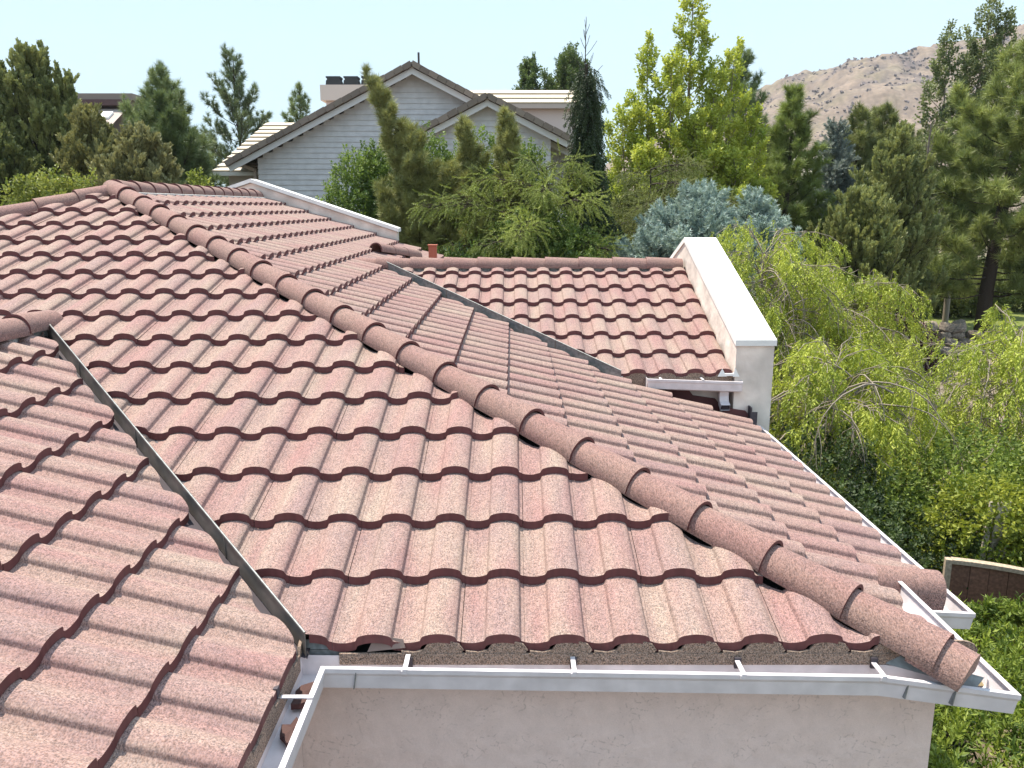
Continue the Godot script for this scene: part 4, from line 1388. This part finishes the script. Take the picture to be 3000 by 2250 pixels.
	grow("pine_tree", "pine top looking over the right shoulder of the yellow-green poplar", "tree", "pines on the right", Vector3(10.5, 0, -37), 351, j)
	j = pine.duplicate()
	j.merge({"h": 8.1, "r": 2.0, "n": 100, "sprig": tuft_long, "scale": 1.0, "dens": 14.0, "prof": [1.0, 0.9, 0.6, 0.14], "ca": Color(0.10, 0.14, 0.035), "cb": Color(0.31, 0.37, 0.10)}, true)
	grow("pine_tree", "green cone-shaped pine behind the blue spruce", "tree", "pines on the right", Vector3(8.7, 0, -24), 352, j)
	var spr := {"h": 4.75, "r": 2.1, "base": 0.1, "prof": [1.0, 1.0, 0.7, 0.14], "n": 150, "e0": 0.1, "e1": 0.7, "bend": 0.45, "dens": 34.0, "twig": 0.30, "up": 0.3, "step": 0.15, "sprig": brush, "scale": 1.15, "ca": Color(0.19, 0.26, 0.24), "cb": Color(0.42, 0.51, 0.475), "tr": 0.11}
	grow("blue_spruce", "broad powdery blue spruce left of the weeping tree", "tree", "blue spruces", Vector3(3.4, 0, -12.6), 360, spr)
	j = spr.duplicate()
	j.merge({"h": 4.75, "r": 1.4, "n": 110}, true)
	grow("blue_spruce", "smaller blue spruce tip right beside the broad one", "tree", "blue spruces", Vector3(4.65, 0, -13.3), 361, j)
	j = spr.duplicate()
	j.merge({"h": 7.4, "r": 1.4, "n": 120, "dens": 24.0, "ca": Color(0.13, 0.16, 0.15), "cb": Color(0.32, 0.36, 0.335), "scale": 1.3, "e0": -0.1}, true)
	grow("blue_spruce", "thin grey-blue spruce further back among the right pines", "tree", "blue spruces", Vector3(11.2, 0, -27), 362, j)
	var k := 0
	var rp := [[13.2, -30.0, 8.1, 1.8, "slim pine with a bare dark trunk right of the grey-blue spruce"], [14.5, -31.0, 8.3, 2.0, "pine with ragged double top below the brown hill"], [10.6, -33.0, 7.6, 1.7, "small pine behind the grey-blue spruce"], [16.6, -36.0, 7.9, 2.2, "pine half hidden behind the bare grey tree"], [19.5, -40.0, 8.3, 2.5, "olive pine below the cottonwood"]]
	for q in rp:
		j = pine.duplicate()
		j.merge({"h": q[2], "r": q[3], "base": 0.25, "n": 80, "scale": 1.35, "ca": Color(0.095, 0.12, 0.042), "cb": Color(0.30, 0.32, 0.115)}, true)
		grow("pine_tree", q[4], "tree", "pines on the right", Vector3(q[0], 0, q[1]), 370 + k, j)
		k += 1
	j = jun.duplicate()
	j.merge({"h": 6.6, "r": 1.9, "ca": Color(0.14, 0.165, 0.06), "cb": Color(0.37, 0.39, 0.15)}, true)
	grow("juniper_tree", "olive juniper left of the bare grey tree", "tree", "olive junipers on the right", Vector3(11.9, 0, -23.5), 380, j)
	j = jun.duplicate()
	j.merge({"h": 4.6, "r": 2.0, "ca": Color(0.15, 0.17, 0.06), "cb": Color(0.38, 0.40, 0.15), "dens": 12.0}, true)
	grow("juniper_tree", "low olive juniper in front of the right pines", "tree", "olive junipers on the right", Vector3(10.2, 0, -22.0), 381, j)
	grow("bare_tree", "leafless grey-brown tree standing before the right pines", "tree", "", Vector3(14.0, 0, -26), 382, {"h": 7.5, "r": 1.2, "base": 0.25, "prof": [1.0, 0.9, 0.7, 0.3], "n": 60, "e0": 0.8, "e1": 1.3, "bend": 0.2, "dens": 16.0, "twig": 0.4, "tr": 0.13, "br": 0.014, "ca": Color.BLACK, "cb": Color.BLACK, "bark": mat(Color(0.17, 0.135, 0.12), 0.9)})
	j = yel.duplicate()
	j.erase("leaders")
	j.leaders = [[Vector3(0, 0, 0), Vector3(0, 6, 0), Vector3(0.5, 12.2, 0)], [Vector3(0, 1, 0), Vector3(-0.8, 6, 0), Vector3(-1.1, 11.0, 0)], [Vector3(0, 1, 0), Vector3(0.9, 6, 0), Vector3(1.1, 11.6, 0)]]
	j.merge({"h": 12.7, "r": 1.9, "n": 80, "base": 0.2, "dens": 11.0, "scale": 1.4, "ca": Color(0.09, 0.12, 0.05), "cb": Color(0.25, 0.285, 0.125), "side_n": 0.9}, true)
	grow("cottonwood_tree", "sparse grey-green cottonwood rising above the brown hill's ridge", "tree", "", Vector3(17.8, 0, -31), 383, j)
	var big := {"h": 12.6, "r": 2.9, "base": 0.14, "prof": [0.9, 1.0, 0.42, 0.13], "n": 105, "e0": -0.2, "e1": 0.75, "bend": 0.7, "dens": 9.0, "twig": 0.28, "up": 0.45, "step": 0.22, "s0": 0.2, "sprig": tuft_long, "scale": 1.5, "ca": Color(0.095, 0.135, 0.04), "cb": Color(0.37, 0.41, 0.125), "tr": 0.27, "br": 0.014, "lean": Vector3(1.7, 0, 0)}
	grow("long_needle_pine", "big long-needled pine with dark trunk at the right edge", "tree", "", Vector3(16.2, 0, -25.5), 390, big)
	var ug := [[11.6, -30.0, 1.5, "low olive shrub left of the rock pile"], [15.0, -35.0, 2.2, "grey-green shrub behind the rock pile"], [19.5, -34.0, 2.4, "wide green shrub behind the big pine's trunk"], [23.5, -36.0, 2.6, "green shrub at the right edge behind the big pine"], [8.2, -25.0, 2.0, "green shrub beneath the cone-shaped pine"]]
	k = 0
	for q in ug:
		shrub("leafy_shrub", q[3], "shrub", "undergrowth below the right pines", Vector3(q[0], 0, q[1]), 470 + k, [[Vector3(0, q[2] * 0.5, 0), Vector3(1.7, q[2] * 0.55, 1.1)], [Vector3(1.3, q[2] * 0.4, 0.3), Vector3(1.2, q[2] * 0.45, 0.9)]], 1500, leaves, 1.5, Color(0.09, 0.12, 0.03), Color(0.26, 0.28, 0.08))
		k += 1
	shrub("plum_shrub", "dark purple-leaved shrub between the weeping tree and right pines", "shrub", "", Vector3(9.2, 0, -17.2), 391, [[Vector3(0, 1.5, 0), Vector3(0.6, 1.1, 0.5)], [Vector3(0.7, 1.1, 0), Vector3(0.5, 0.8, 0.4)]], 1500, leaves, 0.8, Color(0.035, 0.012, 0.018), Color(0.09, 0.03, 0.04))

	# --- weeping trees right of the cross gable ---
	var wee := {"h": 4.2, "r": 2.1, "base": 0.25, "prof": [0.75, 1.0, 0.95, 0.8], "n": 58, "e0": 0.5, "e1": 1.1, "bend": -2.0, "dens": 19.0, "twig": 0.22, "hang": 0.72, "up": 0.0, "step": 0.2, "s0": 0.2, "sprig": strand, "scale": 0.95, "ca": Color(0.19, 0.25, 0.028), "cb": Color(0.52, 0.56, 0.085), "tr": 0.09, "br": 0.006, "bark": M.pale_bark, "wobble": 0.3}
	var wt := [[3.9, -10.0, 4.1, 1.9, "weeping tree with arching pale twigs against the white parapet"], [5.3, -11.0, 3.2, 2.1, "middle weeping tree spilling below the olive junipers"], [7.0, -13.0, 2.1, 1.5, "weeping tree in front of the stacked rocks"], [6.5, -7.6, 2.9, 1.8, "weeping tree cut by the right edge with a bare grey bough"], [3.9, -6.9, 2.9, 1.5, "lower weeping tree beside the parapet's front corner"]]
	k = 0
	for q in wt:
		j = wee.duplicate()
		j.merge({"h": q[2], "r": q[3]}, true)
		var w := grow("weeping_tree", q[4], "tree", "yellow-green weeping trees", Vector3(q[0], 0, q[1]), 400 + k, j)
		rng.seed = 450 + k
		var tw := MB.new()
		for b in 26:
			var az := rng.randf() * TAU
			var o := Vector3(rng.randfn() * 0.3, q[2] * rng.randf_range(0.7, 0.95), rng.randfn() * 0.3)
			var e := rng.randf_range(0.3, 0.9)
			var path := PackedVector3Array([o])
			var l: float = q[3] * rng.randf_range(0.5, 1.1)
			for s in 9:
				o += (Vector3(cos(az), 0, sin(az)) * cos(e) + Vector3.UP * sin(e) + rand_dir() * 0.12).normalized() * l / 9.0
				e -= 0.24
				path.push_back(o)
			tw.tube(path, 0.013, 0.004, 5)
			for s in 7:
				var p0 := along(path, rng.randf_range(0.3, 1.0))
				var p1 := p0 + Vector3(rng.randfn() * 0.12, -rng.randf_range(0.15, 0.5), rng.randfn() * 0.12)
				tw.tube(PackedVector3Array([p0, p0.lerp(p1, 0.5) + rand_dir() * 0.05, p1]), 0.005, 0.002, 3)
		part("bare_twigs", tw.mesh([M.pale_bark]), w).set_meta("kind", "stuff")
		k += 1
	# --- shrubs between house and weeping trees ---
	shrub("dark_shrub", "dark shaded shrub against the right eave of the house", "shrub", "shrubs along the right side of the house", Vector3(3.3, 0, -4.9), 420, [[Vector3(0, 0.9, 0), Vector3(0.8, 1.0, 1.0)], [Vector3(-0.1, 0.7, 1.4), Vector3(0.55, 0.8, 0.8)], [Vector3(0.2, 1.1, -1.2), Vector3(0.8, 1.2, 0.9)], [Vector3(1.1, 0.8, -0.3), Vector3(0.6, 0.9, 0.8)]], 5200, small, 0.9, Color(0.014, 0.03, 0.01), Color(0.075, 0.115, 0.028))
	shrub("dark_shrub", "deep green shrub behind the brown wooden gate", "shrub", "shrubs along the right side of the house", Vector3(5.3, 0, -6.0), 421, [[Vector3(0, 1.0, 0), Vector3(1.1, 1.2, 0.9)], [Vector3(-1.0, 0.8, 0.2), Vector3(0.8, 0.9, 0.8)], [Vector3(1.1, 1.1, 0.3), Vector3(0.9, 1.2, 0.8)]], 6000, bigleaf, 0.75, Color(0.06, 0.10, 0.02), Color(0.25, 0.32, 0.055))
	shrub("bright_shrub", "glowing yellow-green shrub above the wooden gate", "shrub", "shrubs along the right side of the house", Vector3(4.7, 0, -5.0), 422, [[Vector3(0, 1.15, 0), Vector3(0.45, 0.9, 0.45)], [Vector3(0.55, 1.2, -0.1), Vector3(0.4, 0.8, 0.4)]], 1600, bigleaf, 0.8, Color(0.13, 0.18, 0.02), Color(0.34, 0.36, 0.045))
	shrub("bright_shrub", "feathery bright green bush at the right edge above the gate", "shrub", "shrubs along the right side of the house", Vector3(5.4, 0, -3.4), 423, [[Vector3(0, 1.3, 0), Vector3(0.6, 0.9, 0.6)], [Vector3(0.6, 1.5, 0.2), Vector3(0.6, 0.9, 0.6)]], 3200, hedge_leaf, 0.9, Color(0.07, 0.11, 0.02), Color(0.24, 0.28, 0.04))
	# clipped hedge at the lower right
	rng.seed = 430
	var hw := []
	var hc := PackedColorArray()
	var hedge := thing("hedge", "dense bright green hedge below the pointed gutter corner", "hedge", Vector3(3.6, 0, -0.9))
	for i in 15000:
		var p := Vector3(rng.randf_range(-1.5, 2.2), 0, rng.randf_range(-2.6, 2.6))
		var top := 1.42 + 0.14 * noise.get_noise_2d(p.x * 60.0, p.z * 60.0) + 0.06 * noise.get_noise_2d(p.x * 220.0, p.z * 220.0)
		var side := rng.randf() < 0.3
		p.y = top - (rng.randf() * 0.16 if not side else rng.randf() * 1.3)
		if side:
			p.x = -1.5 + rng.randf() * 0.14
		if rng.randf() < 0.14:
			p.z = 2.6 if rng.randf() < 0.5 else -2.6
		var y := (Vector3.UP * 0.9 + rand_dir() * 0.7 + (Vector3(-0.8, 0, 0) if side else Vector3.ZERO)).normalized()
		hw.append(Transform3D(basis_y(y, rng.randf_range(0.75, 1.25)), p))
		hc.push_back(Color(0.07, 0.12, 0.018).lerp(Color(0.30, 0.36, 0.05), clampf(0.45 + rng.randfn() * 0.22 + noise.get_noise_2d(p.x * 90.0, p.z * 90.0) * 0.5, 0.0, 1.0)))
	var hs := MB.new()
	for i in 60:
		var p := Vector3(rng.randf_range(-1.4, 2.1), 0, rng.randf_range(-2.5, 2.5))
		hs.tube(PackedVector3Array([p, p + Vector3(rng.randfn() * 0.1, 0.7, rng.randfn() * 0.1), p + Vector3(rng.randfn() * 0.2, 1.3, rng.randfn() * 0.2)]), 0.015, 0.005, 4)
	part("stems", hs.mesh([M.bark]), hedge).set_meta("kind", "stuff")
	multi("foliage", hedge_leaf, hw, hc, hedge)


# ---------- small things ----------
func rock_mesh(s: Vector3) -> ArrayMesh:
	var pts := PackedVector3Array()
	var ico := SphereMesh.new()
	ico.radial_segments = 9
	ico.rings = 5
	var a := ico.get_mesh_arrays()
	var off := rng.randf() * 1000.0
	var mb := MB.new()
	var vs: PackedVector3Array = a[Mesh.ARRAY_VERTEX]
	for i in vs.size():
		var d := vs[i].normalized()
		var q := Vector3(signf(d.x) * pow(absf(d.x), 0.6), signf(d.y) * pow(absf(d.y), 0.6), signf(d.z) * pow(absf(d.z), 0.6))
		vs[i] = q * s * 0.5 * (1.0 + 0.28 * noise.get_noise_3d(d.x * 45.0 + off, d.y * 45.0, d.z * 45.0))
	var ix: PackedInt32Array = a[Mesh.ARRAY_INDEX]
	var k := rng.randf_range(0.7, 1.25)
	for i in range(0, ix.size(), 3):
		mb.tri(vs[ix[i]], vs[ix[i + 1]], vs[ix[i + 2]], Color(k, k * rng.randf_range(0.95, 1.02), k * 0.97))
	return mb.mesh([M.rock])


func build_small_things() -> void:
	rng.seed = 500
	# stacked rocks left of the big pine's trunk
	var R := thing("rock_wall", "low pile of stacked tan rocks at the foot of the big pine", "rocks", Vector3(13.5, 0, -24.0))
	for row in 4:
		for i in 9 - row:
			var s := Vector3(rng.randf_range(0.45, 0.85), rng.randf_range(0.2, 0.34), rng.randf_range(0.4, 0.6))
			var o := part("rock", rock_mesh(s), R)
			o.position = Vector3(-2.0 + i * 0.56 + row * 0.2 + rng.randfn() * 0.08, 0.14 + row * 0.25, rng.randfn() * 0.12 - row * 0.12)
			o.rotation = Vector3(rng.randfn() * 0.15, rng.randf() * 3.0, rng.randfn() * 0.15)
	var b := part("boulder", rock_mesh(Vector3(0.9, 0.5, 0.6)), self)
	b.position = Vector3(9.7, 0.35, -15.6)
	tag(b, "whitish boulder showing through the weeping branches", "rock")
	b = part("boulder", rock_mesh(Vector3(0.6, 0.4, 0.5)), self)
	b.position = Vector3(7.9, 0.3, -16.4)
	tag(b, "smaller tan boulder half hidden in weeping foliage", "rock")
	# bare grey bough at the right edge
	var bough := MB.new()
	var pa := PackedVector3Array([Vector3(1.5, 0, 0.2), Vector3(1.15, 1.1, 0), Vector3(0.85, 1.75, 0), Vector3(0.45, 2.25, 0), Vector3(0.0, 2.42, 0), Vector3(-0.5, 2.22, 0.05), Vector3(-0.9, 1.95, 0.1)])
	bough.tube(pa, 0.045, 0.008, 7)
	for i in 46:
		var p0 := along(pa, rng.randf_range(0.4, 1.0))
		var dd := Vector3(-rng.randf_range(0.1, 0.6), -rng.randf_range(0.05, 0.55), rng.randfn() * 0.3)
		bough.tube(PackedVector3Array([p0, p0 + dd * 0.5 + Vector3(0, 0.06, 0), p0 + dd]), 0.009, 0.002, 4)
	var bo := part("dead_bough", bough.mesh([mat(Color(0.33, 0.27, 0.24), 0.9)]), self)
	bo.position = Vector3(7.2, 0, -9.2)
	tag(bo, "bare arching grey bough with drooping twigs at the right edge", "branch")
	# brown wooden gate with an arched top, seen over the hedge
	var G := thing("wooden_gate", "brown wooden gate panel with pale frame behind the hedge", "gate", Vector3(4.15, 0, -4.45))
	var turn := -0.25
	var gx := Vector3(cos(turn), 0, -sin(turn))
	var gn := Vector3(sin(turn), 0, cos(turn))
	for i in 8:
		var x0 := 0.05 + i * 0.165
		var y0 := 1.46 - 0.16 * pow(x0 / 1.3, 2.0)
		var y1 := 1.46 - 0.16 * pow((x0 + 0.16) / 1.3, 2.0)
		var mb := MB.new()
		var kk := rng.randf_range(0.85, 1.15)
		mb.prism(PackedVector2Array([Vector2(x0, 0.1), Vector2(x0 + 0.16, 0.1), Vector2(x0 + 0.16, y1), Vector2(x0, y0)]), gn * 0.002 * (i % 2), gx, Vector3.UP, gn * 0.02, Color(kk, kk, kk))
		part("board", mb.mesh([M.wood]), G)
	var fr := MB.new()
	fr.prism(PackedVector2Array([Vector2(-0.01, 0.0), Vector2(0.045, 0.0), Vector2(0.045, 1.50), Vector2(-0.01, 1.50)]), -gn * 0.03, gx, Vector3.UP, gn * 0.07)
	part("post", fr.mesh([M.pale_wood]), G)
	fr = MB.new()
	for i in 8:
		var x0 := 0.046 + i * 0.165
		var x1 := x0 + 0.165
		var y0 := 1.465 - 0.16 * pow(x0 / 1.3, 2.0)
		var y1 := 1.465 - 0.16 * pow(x1 / 1.3, 2.0)
		fr.prism(PackedVector2Array([Vector2(x0, y0), Vector2(x1, y1), Vector2(x1, y1 + 0.04), Vector2(x0, y0 + 0.04)]), -gn * 0.035, gx, Vector3.UP, gn * 0.08)
	part("top_rail", fr.mesh([M.pale_wood]), G)
	var T := thing("slat_post", "weathered pale slats standing behind the wooden gate", "post", Vector3(4.75, 0, -4.9))
	for i in 4:
		var mb := MB.new()
		mb.box(Vector3(i * 0.075, 0.95, rng.randfn() * 0.01), Vector3(0.055, 1.9, 0.02), Basis(Vector3(0, 0, 1), rng.randfn() * 0.03), Color(0.42, 0.36, 0.31) * rng.randf_range(0.8, 1.2))
		part("slat", mb.mesh([M.paint]), T)
	# debris lying in the gutters
	var spec := [[Vector3(-0.775, 2.985, 0.18), 0.055, "dark red tile shard lying in the inner gutter corner"], [Vector3(-0.762, 2.985, 0.40), 0.05, "reddish granule clump in the left gutter next to the first strap"], [Vector3(-0.752, 2.985, 0.72), 0.035, "small red flake in the left gutter nearest the camera"]]
	for s in spec:
		var mb := MB.new()
		var n := 11
		var ring := []
		for i in n:
			var a := TAU * i / n
			var r: float = s[1] * rng.randf_range(0.65, 1.2)
			ring.append(Vector3(cos(a) * r * 0.8, 0.014 + rng.randf() * 0.012, sin(a) * r * 1.5))
		for i in n:
			mb.tri(Vector3(0, 0.03, 0), ring[(i + 1) % n], ring[i], Color(0.06, 0.024, 0.022))
			mb.quad(ring[i], ring[(i + 1) % n], ring[(i + 1) % n] * Vector3(1, 0, 1), ring[i] * Vector3(1, 0, 1), Color(0.06, 0.022, 0.02))
		var d := part("gutter_debris", mb.mesh([M.paint]), self)
		d.position = s[0]
		tag(d, s[2], "debris", "")
	for s in [[Vector3(1.86, 2.935, 0.02), "dried leaf in the pointed front gutter corner"], [Vector3(2.12, 2.815, -0.82), "dried leaf in the gutter beneath the stubby end tile"]]:
		var mb := MB.new()
		blade(mb, Vector3(-0.03, 0.004, 0), Vector3(0.6, 0.05, -0.8).normalized(), Vector3(0.02, 0, 0.015), 0.07)
		blade(mb, Vector3(0.02, 0.004, 0.03), Vector3(0.2, 0.05, 0.8).normalized(), Vector3(0.014, 0, 0.005), 0.04)
		var d := part("dry_leaf", mb.mesh([mat(Color(0.22, 0.17, 0.09), 0.9)]), self)
		d.position = s[0]
		tag(d, s[1], "leaf")
	# broken piece of tile stuck in the hole under the first eave tile
	var bt := MB.new()
	bt.prism(PackedVector2Array([Vector2(-0.07, -0.01), Vector2(0.08, 0.0), Vector2(0.07, 0.035), Vector2(0.0, 0.05), Vector2(-0.05, 0.035)]), Vector3.ZERO, Vector3(1, 0.05, 0), Vector3(0, 0.9, -0.3), Vector3(0, 0.005, 0.012), Color(0.22, 0.16, 0.14))
	var bp := part("broken_tile", bt.mesh([M.paint]), self)
	bp.position = Vector3(-0.50, 3.078, -0.02)
	tag(bp, "broken grey tile piece wedged under the first front eave tile", "tile")
